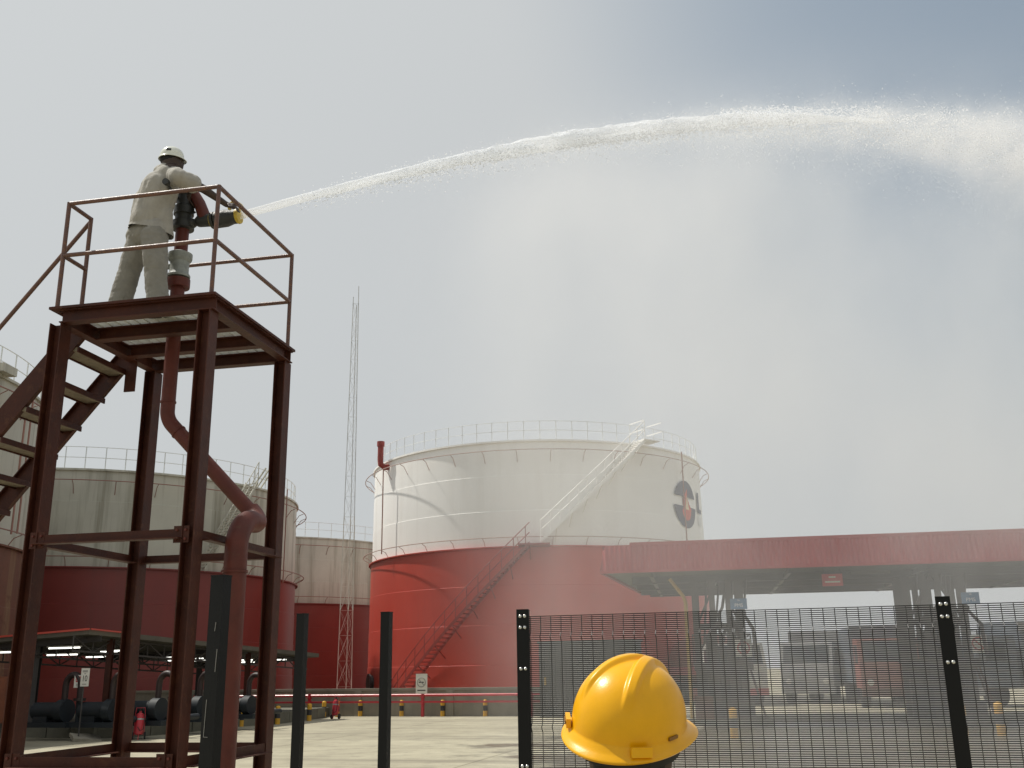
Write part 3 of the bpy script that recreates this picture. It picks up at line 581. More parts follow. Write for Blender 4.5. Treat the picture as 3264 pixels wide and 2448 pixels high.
# ================================================================== LOADING GANTRY CANOPY
CO = Vector((2.62, 31.0, 0)); crz = math.radians(-10); cw, cd, zb, hf, ins = 34.0, 9.6, 4.50, .78, .10
SK = .75
cn = thing('loading_canopy', 'long flat loading canopy with deep red profiled fascia', 'canopy', CO, crz)
def mans(p, q_, r, s_):  # profiled sheet between bottom edge p-q and top edge s-r
    m_ = MB(); p, q_, r, s_ = map(Vector, (p, q_, r, s_)); n = int((q_-p).length/.075); nn = (q_-p).cross(s_-p).normalized(); vs, fs = [], []
    d = (q_-p).normalized(); ls, lr, Lq = (s_-p).dot(d), (r-p).dot(d), (q_-p).length; rise = (s_-p)-d*ls
    for i in range(n+1):
        x = Lq*i/n; off = 0 if i % 2 else .032
        g = min(1, x/ls if ls > 1e-6 else 1, (Lq-x)/(Lq-lr) if Lq-lr > 1e-6 else 1)
        vs += [p+d*x+nn*off, p+d*x+rise*g+nn*off]
    for i in range(n): fs.append((2*i, 2*i+2, 2*i+3, 2*i+1))
    m_.add(vs, fs); return m_
q = MB()
for m_ in (mans((0, 0, zb), (cw, 0, zb), (cw-ins, ins, zb+hf), (ins, ins, zb+hf)), mans((SK, cd, zb), (0, 0, zb), (ins, ins, zb+hf), (ins+SK, cd-ins, zb+hf)), mans((cw, cd, zb), (SK, cd, zb), (ins+SK, cd-ins, zb+hf), (cw-ins, cd-ins, zb+hf))): q.add(m_.v, m_.f)
q.build('fascia', M['canopy_red'], cn, 20)
q = MB(); q.bb((.9, ins-.03, zb+hf-.01), (cw-ins, ins+.5, zb+hf+.09)); q.bb((.05, ins-.02, zb+hf-.03), (.9, ins+.12, zb+hf+.02)); q.bar((ins, ins+.2, zb+hf+.0), (ins+SK, cd-ins, zb+hf+.0), .14, .05); q.build('ridge_cap', M['canopy_red'], cn)
q = MB(); q.bb((ins+SK, ins, zb+hf-.1), (cw-ins, cd-ins, zb+hf-.03)); q.build('roof_deck', M['soffit'], cn)
q = MB(); q.add([(x, y, z) for z in (zb+.02, zb+.06) for x, y in ((.06, .06), (cw, .06), (cw, cd-.06), (SK+.06, cd-.06))], [(3, 2, 1, 0), (4, 5, 6, 7), (0, 1, 5, 4), (1, 2, 6, 5), (2, 3, 7, 6), (3, 0, 4, 7)]); q.build('soffit', M['soffit'], cn)
q = MB(); q.bb((-.02, -.04, zb-.05), (cw, .05, zb+.03)); q.bar((0, .06, zb-.01), (SK, cd, zb-.01), .07, .08); q.build('eave_trim', M['canopy_red'], cn)
for k, yy in enumerate((2.4, 5.0, 7.4)):
    q = MB(); q.ibeam((.8, yy, zb-.10), (cw, yy, zb-.10), .16, .22); q.build('purlin', M['beamgrey'] if k != 1 else M['gantry'], cn)
for xx in (1.5, 5.6, 9.5, 13.5, 17.5, 22):
    q = MB(); q.ibeam((xx, .3, zb-.08), (xx, cd-.3, zb-.08), .12, .18); q.build('rafter', M['beamgrey'], cn)
q = MB(); q.bar((SK+.3, cd-.35, zb-.07), (cw, cd-.35, zb-.07), .12, .17); q.build('rear_beam', M['beamgrey'], cn)
rng2 = random.Random(3)
for i in range(14):
    x0 = 1.2+i*1.5+rng2.random()*.5; q = MB(); yy = 1.0+rng2.random()*2.6; q.bb((x0, yy, zb-.10), (x0+.6+rng2.random()*.9, yy+.14, zb+.0)); q.build('light_fitting' if i % 3 else 'cable_tray', M['gyellow'] if i % 2 else M['soffit'], cn)
def lp(x, y, z=0): return CO+Matrix.Rotation(crz, 3, 'Z') @ Vector((x, y, z))
def loc_at(u, v, ydepth):      # canopy-frame point on plane y = ydepth
    Ri = Matrix.Rotation(-crz, 3, 'Z'); o = Ri @ (CAM-CO); d = Ri @ ray(u, v); return o+d*((ydepth-o.y)/d.y)
def rack(label, us, yd, psu, yell):
    """a loading rack: posts at pixel columns us, platform, arms, sign"""
    pts = [loc_at(u, 2210, yd) for u in us]; x0 = pts[0].x; t = thing('loading_rack', label, 'loading rack', lp(x0, yd), crz, 'loading racks under the canopy')
    X = [p.x-x0 for p in pts]; zt_ = zb-.2
    for i, x in enumerate(X):
        for dy in (0, 1.3):
            q = MB(); q.ibeam((x, dy, .12), (x, dy, zt_), .22 if i in (0, len(X)-1) else .16, .22 if i in (0, len(X)-1) else .16, up=(0, 1, 0)); q.build('post', M['gantry'], t)
    x1 = X[-1]; zp = 1.72
    q = MB(); q.bb((-.15, -.35, zp), (x1+.25, 1.6, zp+.09)); q.bb((-.15, -.37, zp-.16), (x1+.25, -.31, zp)); q.build('platform', M['gantry'], t)
    q = MB()
    for dz in (.45, .9): q.tube([(-.15, -.33, zp+dz), (x1+.22, -.33, zp+dz), (x1+.22, 1.55, zp+dz)], .022, 6)
    for x in (-.15, x1*.33, x1*.66, x1+.22): q.cyl((x, -.33, zp), (x, -.33, zp+.92), .02, 6)
    q.build('handrail', M['gantry'], t)
    for k, x in enumerate((x1*.28, x1*.55, x1*.82)):                                  # loading arms: riser, swivel, balanced boom, drop pipe
        q = MB(); q.tube([(x, .3, .1), (x, .3, 2.5), (x+.06, .18, 2.66), (x+.3, -.3, 2.95+.15*k), (x+.55, -.75, 2.75), (x+.58, -.8, 1.9)], .055, 10); q.ball((x, .3, 2.5), .11); q.ball((x+.3, -.3, 2.95+.15*k), .10); q.cyl((x, .3, 1.0), (x, .3, 1.35), .15, 14); q.build('loading_arm', M['gantry'], t)
        q = MB(); q.bb((x-.14, .05, .55), (x+.14, .4, .98)); q.cyl((x, .05, .78), (x, -.04, .78), .1, 14); q.build('flow_meter', M['pump'], t)
    for k in range(7):
        x = x1*(.06+.15*k); yy = .15+.5*(k % 3); q = MB(); q.tube([(x, yy, .1), (x, yy, 2.2+.35*(k % 4)), (x+.12, yy-.05, 2.4+.35*(k % 4)), (x+.3, yy, zt_)], .035+.012*(k % 2), 8); q.build('product_pipe', M['gantry'], t)
    q = MB(); q.bar((0, 0, 2.9), (x1, 0, 2.9), .12, .14); q.bar((0, 1.3, 2.9), (x1, 1.3, 2.9), .12, .14); q.bar((x1*.5, 0, zt_-.03), (x1*.5, 1.3, zt_-.03), .1, .1); q.bar((x1, 0, 2.9), (x1, 1.3, 2.9), .08, .1); q.bar((0, 0, 2.9), (x1*.5, 0, zt_), .07, .07); q.bar((x1, 0, 2.9), (x1*.5, 0, zt_), .07, .07); q.build('bracing', M['gantry'], t)
    q = MB(); q.bb((0, .5, .16), (x1, 1.1, 1.55)); q.build('valve_cluster', M['gantry'], t)
    q = MB()
    for sgn in (0, .38): q.bar((x1+.55+sgn*0, -.3+sgn, .05), (x1+.12, -.3+sgn, zp+.05), .05, .05)
    for k in range(7): f = (k+.5)/7; q.bar((x1+.55-.43*f, -.3, .05+zp*f), (x1+.55-.43*f, .08, .05+zp*f), .03, .03)
    q.build('ladder', M['oxide'], t)
    q = MB(); q.bb((-.4, -.5, 0), (x1+.7, 1.9, .16)); q.build('island', M['kerb'], t)
    q = MB(); q.bb((-.2, -.42, .16), (.35, -.1, .82)); q.build('control_box', M['orange'] if yell else M['pump'], t)
    q = MB(); q.bb((x1*.5, -.45, .16), (x1+.2, .2, .62)); q.build('pipe_manifold', M['gantry'], t)
    if yell: 
        q = MB(); q.tube([(-.30, -.25, .2), (-.30, -.25, 3.6), (-.36, -.25, 3.8), (-.75, -.1, 4.35)], .06, 10); q.build('vapour_pipe', M['gyellow'], t)
    zs = loc_at(psu[0], psu[1], yd-.4).z; xs = loc_at(psu[0], psu[1], yd-.4).x-x0; zs1 = loc_at(psu[0], psu[2], yd-.4).z; hs = zs-zs1; ws = psu[3]
    sg = MB(); sg.bb((xs-ws/2, -.43, zs1), (xs+ws/2, -.40, zs)); so_ = sg.build('product_sign', M['signblue'], t)
    text('sign_lettering', psu[4], hs*.46, M['letter'], so_, (xs, -.435, zs1+hs*.36), (math.pi/2, 0, 0)); text('sign_lettering', psu[5], hs*.22, M['letter'], so_, (xs, -.435, zs1+hs*.82), (math.pi/2, 0, 0))
    q = MB(); xr = xs+.05; q.cyl((xr, -.43, zp+.48), (xr, -.405, zp+.48), .24, 24); q.bb((xr-.24, -.425, zp+.24), (xr+.24, -.41, zp+.74)); rp = q.build('prohibition_sign', M['signwhite'], t)
    q = MB(); q.tube([(xr+.17*math.cos(a), -.44, zp+.5+.17*math.sin(a)) for a in [2*math.pi*i/24 for i in range(24)]], .022, 5, closed=True); q.bar((xr-.12, -.44, zp+.62), (xr+.12, -.44, zp+.38), .035, .01, (0, 1, 0)); q.build('prohibition_ring', M['signred'], rp)
    return t
rack('loading rack with dark posts, yellow vapour pipe and blue PMS sign left under the canopy', (2235, 2290, 2345, 2380), 1.6, (2353, 1908, 1942, .50, 'PMS', '7A'), True)
rack('loading rack with blue PMS sign under the canopy, behind the right fence post', (2925, 2985, 3030, 3105), 1.6, (3090, 1888, 1925, .50, 'PMS', '10'), False)
p = loc_at(2655, 1868, 1.0)
t = thing('hanging_sign', 'small red sign hanging from the canopy between the two racks', 'sign', lp(p.x, 1.0, p.z), crz)
q = MB(); q.bb((-.30, -.01, 0), (.30, .01, .36)); q.build('sign_plate', M['signred'], t)
q = MB(); q.bb((-.22, -.016, .10), (.22, -.012, .15)); q.bb((-.10, -.016, .24), (.10, -.012, .29)); q.build('pale_lettering', M['signwhite'], t)
q = MB(); q.bb((-.25, -.006, .36), (-.23, .006, zb-p.z-.02)); q.bb((.23, -.006, .36), (.25, .006, zb-p.z-.02)); q.build('hanger', M['beamgrey'], t)

# ================================================================== PARKED TRUCKS BEYOND THE CANOPY
def truck(label, loc, rz, cabm, bodym, bandm, L=8.0, tanker=True, sc=1.0):
    t = thing('parked_truck', label, 'truck', loc, rz, 'trucks parked beyond the canopy'); t.scale = (sc, sc, sc)
    q = MB()
    q.add([(0, -1.2, .75), (2.0, -1.2, .75), (2.0, -1.2, 2.75), (.35, -1.2, 2.75), (0, -1.2, 1.75), (0, 1.2, .75), (2.0, 1.2, .75), (2.0, 1.2, 2.75), (.35, 1.2, 2.75), (0, 1.2, 1.75)], [(0, 1, 2, 3, 4), (9, 8, 7, 6, 5), (0, 4, 9, 5), (4, 3, 8, 9), (3, 2, 7, 8), (2, 1, 6, 7), (1, 0, 5, 6)]); cb = q.build('cab', cabm, t)
    q = MB(); q.bar((-.02+.05, 0, 1.82), (.31+.0, 0, 2.62), 2.1, .04, (-1, 0, .3)); q.build('windscreen', M['glass'], cb)
    for sy in (-1, 1):
        q = MB(); q.bb((.55, sy*1.195, 1.75), (1.5, sy*1.215, 2.5)); q.build('side_window', M['glass'], cb); q = MB(); q.ball((.0, sy*.85, 1.0), .03, .14, .12); q.build('headlamp', M['signwhite'], cb)
    q = MB(); q.bb((-.06, -1.2, .45), (.3, 1.2, .75)); q.build('bumper', bandm, t)
    q = MB(); q.bb((.3, -.5, .7), (L, .5, .95)); q.build('chassis', M['beamgrey'], t)
    q = MB()
    if tanker:
        q.lathe([(.0, 0), (.9, .05), (1.12, .3), (1.12, L-2.6), (.9, L-2.35), (0, L-2.3)], 28, M4=Matrix.Translation((2.3, 0, 2.05)) @ Matrix.Rotation(math.pi/2, 4, 'Y') ); tb = q.build('tank_body', bodym, t); q = MB(); q.bb((2.5, -1.16, 1.35), (L-.2, -1.13, 1.75)); q.bb((2.5, 1.13, 1.35), (L-.2, 1.16, 1.75)); q.build('side_band', bandm, tb)
    else: q.bb((2.25, -1.25, .95), (L, 1.25, 3.3)); tb = q.build('box_body', bodym, t); q = MB(); q.bb((2.2, -1.27, 2.9), (L, -1.25, 3.25)); q.build('side_band', bandm, tb)
    for x in (.95, L-2.2, L-.95):
        for sy in (-1, 1): q = MB(); q.cyl((x, sy*.85, .5), (x, sy*1.17, .5), .5, 20); q.cyl((x, sy*1.16, .5), (x, sy*1.19, .5), .26, 14); q.build('wheel', M['rubber'], t)
    return t
p = atz(2450, 2262); truck('maroon and white tanker truck just right of the left rack', (p.x, p.y+4.5, 0), math.radians(99), M['truck_white'], M['truck_red'], M['fire_red'], 7.5)
p = atz(2740, 2262); truck('grey box truck standing in the mist between the two racks', (p.x, p.y+7, 0), math.radians(62), M['truck_grey'], M['truck_grey'], M['truck_grey'], 8, False)
p = atz(3000, 2262); truck('red cab truck with orange roof left of the right rack', (p.x-1.0, p.y+2.0, 0), math.radians(78), M['truck_red'], M['truck_blue'], M['orange'], 8, False)
p = atz(3130, 2262); truck('blue truck at the right edge beyond the right rack', (p.x+.3, p.y+2.6, 0), math.radians(14), M['truck_blue'], M['truck_blue'], M['truck_grey'], 9, False)

# ================================================================== MONITOR TOWER
TU = 1.07; TY = -0.2012; PZ = CAM_H+3.052*TU                 # platform height
TC = Vector((5.4535*TU, -7.186*TU, CAM_H))                    # camera in the tower frame
TR = Matrix.Rotation(TY, 3, 'Z'); TO = TR @ (Vector((0, 0, 0))-Vector((TC.x, TC.y, 0)))
def tp(u, v, ax, val):
    d = TR.inverted() @ ray(u, v); return TC+d*((val-TC[ax])/d[ax])
WX, DY = 1.542, 1.638
tw = thing('monitor_tower', 'red oxide steel tower with railed platform and stairs', 'platform tower', TO, TY)
for x in (.041, 1.512):
    for y in (.024, 1.607):
        q = MB(); q.ibeam((x, y, 0), (x, y, PZ-.147), .15, .12, .011, .008, up=(1, 0, 0)); q.bb((x-.13, y-.13, 0), (x+.13, y+.13, .02)); q.build('column', M['oxide'], tw, 0)
z0, z1 = PZ-.145, PZ-.022
for nm, a, b in (('edge_beam', (.07, .0, 0), (1.60, .0, 0)), ('edge_beam', (.07, 1.60, 0), (1.60, 1.60, 0)), ('edge_beam', (.05, .055, 0), (.05, 1.545, 0)), ('edge_beam', (1.55, .055, 0), (1.55, 1.545, 0)), ('joist', (.10, .53, 0), (1.50, .53, 0)), ('joist', (.10, 1.07, 0), (1.50, 1.07, 0))):
    q = MB(); zc = (z0+z1)/2; q.ibeam((a[0]-(.09 if a[1] == 1.60 else 0), a[1], zc), (b[0], b[1], zc), .10, z1-z0-(.004 if nm == 'joist' else 0), .01, .008); q.build(nm, M['oxide'], tw, 0)
q = MB(); q.bb((-.03, -.075, PZ-.02), (1.62, -.012, PZ+.004)); q.bb((-.03, 1.60, PZ-.02), (1.62, 1.665, PZ+.004)); q.bb((-.03, -.012, PZ-.02), (.03, 1.60, PZ+.004)); q.bb((1.56, -.012, PZ-.02), (1.62, 1.60, PZ+.004)); q.build('deck_edge', M['oxide'], tw, 0)
q = MB()
for i in range(50): y = .0+i*1.59/49; q.bb((.03, y-.0035, PZ-.009), (1.56, y+.0035, PZ+.002))
for i in range(16): x = .05+i*1.49/15; q.bb((x-.005, -.01, PZ-.016), (x+.005, 1.6, PZ-.010))
q.build('deck_grating', M['galv'], tw, 0)
for zz in (2.72, .93):
    for a, b in (((.09, -.03), (1.46, -.03)), ((.09, 1.66), (1.46, 1.66)), ((.0, .09), (.0, 1.54)), ((1.555, .09), (1.555, 1.54))):
        q = MB(); q.angle((a[0], a[1], zz), (b[0], b[1], zz), .085, .01); q.build('brace', M['oxide'], tw, 0)
for zz in (2.72, .93):                                           # cleat plates and bolts where the braces meet the columns
    for x, y, sx in ((.10, -.034, 1), (1.45, -.034, -1)):
        q = MB(); q.bb((x-.07, y-.008, zz-.03), (x+.07, y, zz+.11)); pl = q.build('cleat_plate', M['oxide'], tw, 0)
        for dx, dz in ((-.04, 0), (.04, 0), (-.04, .075), (.04, .075)): b = MB(); b.cyl((x+dx, y-.008, zz+dz), (x+dx, y-.022, zz+dz), .012, 6); b.build('bolt', M['oxide_pipe'], pl)
# guard rails
rr = .0205
def rail(pts, nm='guard_rail', r=rr): q = MB(); q.tube(pts, r, 12); return q.build(nm, M['rail'], tw)
zt_, zm_ = PZ+1.07, PZ+.538
for nm, z in (('top_rail', zt_), ('mid_rail', zm_)):
    rail([(0, 0, z), (WX, 0, z)], nm); rail([(WX, 0, z), (WX, DY, z)], nm); rail([(0, DY, z), (WX, DY, z)], nm) if nm == 'mid_rail' else rail([(0, DY, z), (WX, DY, z)], nm)
    rail([(0, 0, z), (0, .345, z)], nm)
for x, y in ((0, 0), (WX, 0), (WX, DY), (0, DY), (0, .345)): rail([(x, y, PZ), (x, y, zt_+.012)], 'rail_post')
rail([(-.01, .365, zt_-.01), (-3.7, .365, zt_-.01-3.7*1.18)], 'stair_handrail')
for x in (-1.2, -2.4, -3.6): rail([(x, .365, .03+1.18*x+PZ), (x, .365, zt_-.01+1.18*x)], 'rail_post')
# stairs
slope = 1.18
for y, fl in ((.40, 1), (1.27, -1)):
    q = MB(); q.chan((-.02, y, PZ-.02), (-4.05, y, PZ-.02-4.03*slope), .05, .20, .01, up=(-slope*.0, 0, 1), flip=fl); q.build('stringer', M['oxide'], tw, 0)
q = MB(); q.bb((-.03, 1.20, PZ-.46), (.09, 1.216, PZ-.10)); q.build('gusset_plate', M['oxide'], tw, 0)
for k in range(17):
    x = -.145-.237*k; z = PZ-.225-.2797*k
    if z < .1: break
    q = MB(); q.bb((x-.11, .415, z-.035), (x+.11, 1.255, z)); q.build('stair_tread', M['tread'], tw, 0)
    q = MB(); q.bb((x+.10, .412, z-.05), (x+.115, 1.258, z+.004)); q.bb((x-.115, .412, z-.05), (x-.10, 1.258, z+.004)); q.build('tread_nosing', M['oxide'], tw, 0)

# ---- supply pipe: goose neck, inclined run and riser
RX, RY = .755, .75
def arc(p0, d0, d1, r, n=8):
    """points of a bend of radius r that leaves p0's corner: p0 = corner point"""
    p0, d0, d1 = Vector(p0), Vector(d0).normalized(), Vector(d1).normalized(); a = d0.angle(d1); t = r*math.tan(a/2); s_ = p0-d0*t; c = s_+(d1-d0*d0.dot(d1)).normalized()*r
    ax = d0.cross(d1).normalized(); return [c+Matrix.Rotation(a*i/n, 3, ax) @ (s_-c) for i in range(n+1)]
sp = thing('supply_pipe', 'red oxide water pipe with goose neck feeding the monitor through the tower', 'water pipe', TO, TY)
VX = 1.735; pv = tp(744, 1900, 0, VX); VY = pv.y; pe = tp(826, 1660, 0, VX); cz = tp(790, 1652, 0, VX).z-.02; EY = tp(838, 1660, 0, VX).y
el = tp(548, 1335, 1, RY); zE = el.z
cornerR = Vector((RX, RY, zE)); cornerE = Vector((VX, EY, cz))
dU = (cornerR-cornerE).normalized()
q = MB(); rb = .098
q.tube([(VX, VY, 0), (VX, VY, cz-.45)], rb, 20); q.cyl((VX, VY, cz-.475), (VX, VY, cz-.455), rb+.012, 20); q.cyl((VX, VY, .0), (VX, VY, .03), .17, 20); q.build('standpipe', M['oxide_pipe'], sp)
q = MB(); pth = [(VX, VY, cz-.46)]+arc((VX, VY, cz), (0, 0, 1), (0, 1, 0), .26, 10)+arc(cornerE, (0, 1, 0), dU, .17, 10); q.tube(pth, [rb]*12+[rb*.95]*len(pth[12:]), 20); q.build('goose_neck', M['oxide_pipe'], sp)
q = MB(); a_ = cornerE+dU*.18; pth = [a_]+arc(cornerR, dU, (0, 0, 1), .22, 8)+[Vector((RX, RY, tp(567, 915, 1, RY).z))]; q.tube(pth, .068, 18); q.cyl(cornerR+Vector((0, 0, .16)), cornerR+Vector((0, 0, .175)), .075, 18); q.cyl(cornerR-dU*.19, cornerR-dU*.175, .075, 18); q.build('riser', M['oxide_pipe'], sp)

# ---- fire monitor
fm = thing('fire_monitor', 'fire water monitor with grey valve, curved red pipe and yellow tipped nozzle', 'fire monitor', TO, TY)
Z = lambda v: tp(567, v, 1, RY).z
def lathe_at(prof, m, nm, n=28): q = MB(); q.lathe(prof, n, o=(RX, RY, 0)); return q.build(nm, m, fm)
lathe_at([(.112, Z(918)), (.115, Z(914)), (.115, Z(892)), (.068, Z(888))], M['oxide_pipe'], 'flange')
lathe_at([(.110, Z(886)), (.112, Z(880)), (.095, Z(872)), (.092, Z(868)), (.092, Z(838)), (.110, Z(832)), (.118, Z(826)), (.118, Z(812)), (.08, Z(806))], M['valve'], 'valve_body')
q = MB(); q.cyl((RX-.09, RY-.02, Z(850)), (RX-.20, RY-.05, Z(850)), .03, 10); q.cyl((RX-.17, RY-.05, Z(832)), (RX-.17, RY-.05, Z(868)), .035, 10); q.build('valve_gearbox', M['valve'], fm)
lathe_at([(.066, Z(806)), (.066, Z(722))], M['oxide_pipe'], 'riser')
lathe_at([(.07, Z(735)), (.112, Z(733)), (.112, Z(712)), (.08, Z(708)), (.085, Z(690)), (.10, Z(688)), (.10, Z(665)), (.078, Z(660)), (.078, Z(632)), (.086, Z(630)), (.086, Z(622)), (.06, Z(615))], M['castiron'], 'swivel_body')
# curved pipe and nozzle
pC = lambda u, v, y=RY: tp(u, v, 1, y)
e0 = pC(566, 640); pts = [e0, pC(568, 622), pC(580, 610), pC(600, 610), pC(622, 624), pC(636, 648), pC(646, 676), pC(652, 700)]
q = MB(); q.tube(pts, [.06, .058, .055, .055, .056, .058, .062, .066], 16); q.build('curved_pipe', M['oxide_pipe'], fm)
nz0, nz1 = pC(652, 708), pC(764, 688); nd = (nz1-nz0).normalized(); up_ = Vector((0, 0, 1)); L_ = (nz1-nz0).length
q = MB(); q.capsule(pC(640, 705), .062, pC(668, 702), .066); q.cyl(pC(612, 712), pC(640, 706), .04, 12); q.ball(pC(610, 712), .06, .06, .05); q.build('nozzle_swivel', M['castiron'], fm)
q = MB(); q.cyl(nz0+nd*L_*.22, nz0+nd*L_*.30, .086, 18); q.tube([nz0+nd*L_*.28, nz0+nd*L_*.34, nz0+nd*L_*.62, nz0+nd*L_*.80, nz0+nd*L_*.93], [.06, .085, .088, .072, .074], 18); q.build('nozzle_barrel', M['castiron'], fm)
q = MB(); q.tube([nz0+nd*L_*.92, nz0+nd*L_*.95, nz0+nd*L_, nz0+nd*L_*1.01], [.074, .08, .078, .06], 20); q.build('nozzle_tip', M['yellow_noz'], fm)
q = MB(); q.tube([nz0+nd*L_*.20, nz0+nd*L_*.24], [.078, .078], 18); q.build('nozzle_collar', M['yellow_noz'], fm)
hb = nz0+nd*L_*.72+Vector((0, 0, .07)); q = MB(); q.tube([hb, hb+Vector((-.02, -.01, .06)), hb+Vector((.05, -.02, .10)), hb+Vector((.12, -.02, .04)), hb+nd*.14], .018, 8); q.build('nozzle_handle', M['yellow_noz'], fm)
q = MB(); q.tube([pC(588, 652), pC(622, 678)], .011, 8); q.build('link_rod', M['castiron'], fm)
w0_ = pC(566, 635); w1_ = pC(533, 583, .20); q = MB(); q.tube([w0_, pC(545, 606, .36), w1_], .014, 8); q.tube([w1_, w1_+Vector((0, -.04, .0))], .032, 14); q.ball(w1_, .03); q.build('tiller_knob', M['castiron'], fm)

# ================================================================== HARD HATS
def hat_mesh(m, parent, La=.140, Lb=.118, H=.150, ridges=True, nA=220, nE=90, visor=.045, brim=.016, name='hard_hat', drop=.018):
    """shell of a hard hat, front towards +X, brim plane z = 0"""
    vs, fs = [], []; rows = nE+14
    for j in range(rows+1):
        for i in range(nA):
            a = 2*math.pi*i/nA; ca, sa = math.cos(a), math.sin(a)
            if j <= nE:
                e = (math.pi/2)*(1-j/nE); p = 1.12
                ce, se = max(0, math.cos(e)), max(0, math.sin(e))
                k = ce**.92; x, y, z = La*ca*k, Lb*sa*k, H*se**.90
                if ridges:
                    n = Vector((x/La**2, y/Lb**2, z/H**2)).normalized(); d = 0
                    f = (x/La+1)/2                               # 0 rear .. 1 front
                    for s_ in (-1, 1):
                        c0 = s_*max(.013, .066-.078*f); wd = .0115+.008*f; dist = abs(y-c0)/wd
                        pr = max(0., 1-max(0., dist-.45)/.85); pr = pr*pr*(3-2*pr)
                        fade = min(1, max(0, (z/H-.46)/.30)) if x < 0 else min(1, max(0, (z/H-.42)/.2))
                        fade = fade*fade*(3-2*fade); d = max(d, pr*fade*(.0065+.007*f))
                    q_ = Vector((x, y, z))+n*d; x, y, z = q_
            else:
                t = (j-nE)/14.0; fr = max(0, ca)**2.2; rear = max(0, -ca)**1.5
                ext = brim*(1+.35*rear)+visor*fr; dz = -drop*(.7+.5*fr)*min(1, t*1.6)
                if t <= .75:
                    u = (1-math.cos(math.pi*.5*t/.75)); off = ext*(t/.75); x, y, z = (La+off)*ca, (Lb+off)*sa, -.010*math.sin(min(1, t/.4)*math.pi/2)-.018*(t/.75)**1.4*(.4+.6*(rear+fr))
                else:
                    s_ = (t-.75)/.25; off = ext-.004*s_; x, y, z = (La+off)*ca, (Lb+off)*sa, -.010-.018*(.4+.6*(rear+fr))-.005*s_
            vs.append((x, y, z))
    for j in range(rows):
        for i in range(nA):
            q4 = (j*nA+i, j*nA+(i+1) % nA, (j+1)*nA+(i+1) % nA, (j+1)*nA+i); fs.append(q4)
    b = MB(); b.add(vs, fs); bm = None
    o = b.build(name, m, parent, 60)
    bm = bmesh.new(); bm.from_mesh(o.data); bmesh.ops.remove_doubles(bm, verts=bm.verts, dist=1e-5); bm.to_mesh(o.data); bm.free()
    return o

# ================================================================== PERSON AIMING THE MONITOR
man = thing('person', 'person in white hard hat and pale grey clothes aiming the monitor on the tower', 'person', TO, TY)
Y0 = .42
J = lambda u, v, y=Y0: tp(u, v, 1, y)
hipc = J(478, 742); hipL, hipR = J(452, 756, Y0+.10), J(492, 756, Y0-.06)
kneeL, kneeR = J(412, 862, Y0+.13), J(497, 868, Y0-.06)
ankL = Vector((J(378, 975, Y0+.14).x-.0, Y0+.14, PZ+.13)); ankR = Vector((J(505, 960, Y0-.04).x, Y0-.04, PZ+.09))
waist = J(482, 700); chest = J(510, 605); shb = J(545, 552); neck = J(540, 540, Y0+.02)
shR, shL = J(570, 566, Y0-.13), J(520, 552, Y0+.20)
elR, haR = J(648, 602, Y0+.02), J(722, 652, .62)
elL, haL = J(612, 600, Y0+.28), J(600, 640, RY-.02)
headc = J(548, 514, Y0+.02)
fwd = Vector((.93, .37, 0)).normalized()                       # the way the person faces
def limb(q, pts, rs):
    for i in range(len(pts)-1): q.capsule(pts[i], rs[i], pts[i+1], rs[i+1])
def hand(q, wrist, d, palm_n, curl=.9):
    d = d.normalized(); n = palm_n.normalized(); s_ = d.cross(n).normalized()
    q.capsule(wrist, .026, wrist+d*.075, .032)
    for k, (off, ln) in enumerate(((-.03, .072), (-.010, .08), (.010, .075), (.028, .06))):
        b0 = wrist+d*.08+s_*off; b1 = b0+(d*math.cos(curl*.5)+n*math.sin(curl*.5))*ln*.5; b2 = b1+(d*math.cos(curl*1.4)+n*math.sin(curl*1.4))*ln*.5
        q.capsule(b0, .0092, b1, .0085); q.capsule(b1, .0085, b2, .0075)
    t0 = wrist+d*.03-s_*.03; t1 = t0+(d*.6-s_*.5+n*.4).normalized()*.04; q.capsule(t0, .012, t1, .010); q.capsule(t1, .010, t1+(d*.7+n*.6).normalized()*.032, .0085)
q = MB()
limb(q, [hipL, kneeL, ankL], [.085, .055, .04]); limb(q, [hipR, kneeR, ankR], [.085, .055, .04])
q.capsule(hipc, .13, waist, .12); q.capsule(waist, .12, chest, .145); q.capsule(chest, .14, shb, .10); q.capsule(shL, .06, shR, .06)
limb(q, [shR, elR, haR], [.058, .043, .029]); limb(q, [shL, elL, haL], [.055, .042, .029])
q.capsule(shb, .07, headc-Vector((0, 0, .06)), .055)
q.ball(headc, .106, .090, .124, rot=Matrix.Rotation(math.atan2(fwd.y, fwd.x), 3, 'Z'))
fc = headc+fwd*.075; q.ball(fc-Vector((0, 0, .055)), .04, .04, .045); q.capsule(fc+fwd*.015+Vector((0, 0, .0)), .014, fc+fwd*.028-Vector((0, 0, .03)), .017)      # jaw, nose
q.ball(fc+fwd*.012-Vector((0, 0, .062)), .018, .03, .012); sd = Vector((-fwd.y, fwd.x, 0))
for s_ in (-1, 1): q.ball(headc+sd*s_*.076-Vector((0, 0, .012)), .022, .012, .034, rot=Matrix.Rotation(math.atan2(fwd.y, fwd.x), 3, 'Z')); q.ball(fc+sd*s_*.03+Vector((0, 0, .012)), .012, .014, .009)
for a in (ankL, ankR): q.capsule(a, .035, a+fwd*.14-Vector((0, 0, .05)), .03)
hand(q, haR, nd*.8+Vector((.3, .1, -.4)), Vector((.2, .3, -1))); hand(q, haL, Vector((.4, .3, -.3)), Vector((0, .3, -1)))
body = q.build('body', M['skin'], man); remesh(body, .009, 3)
q = MB()
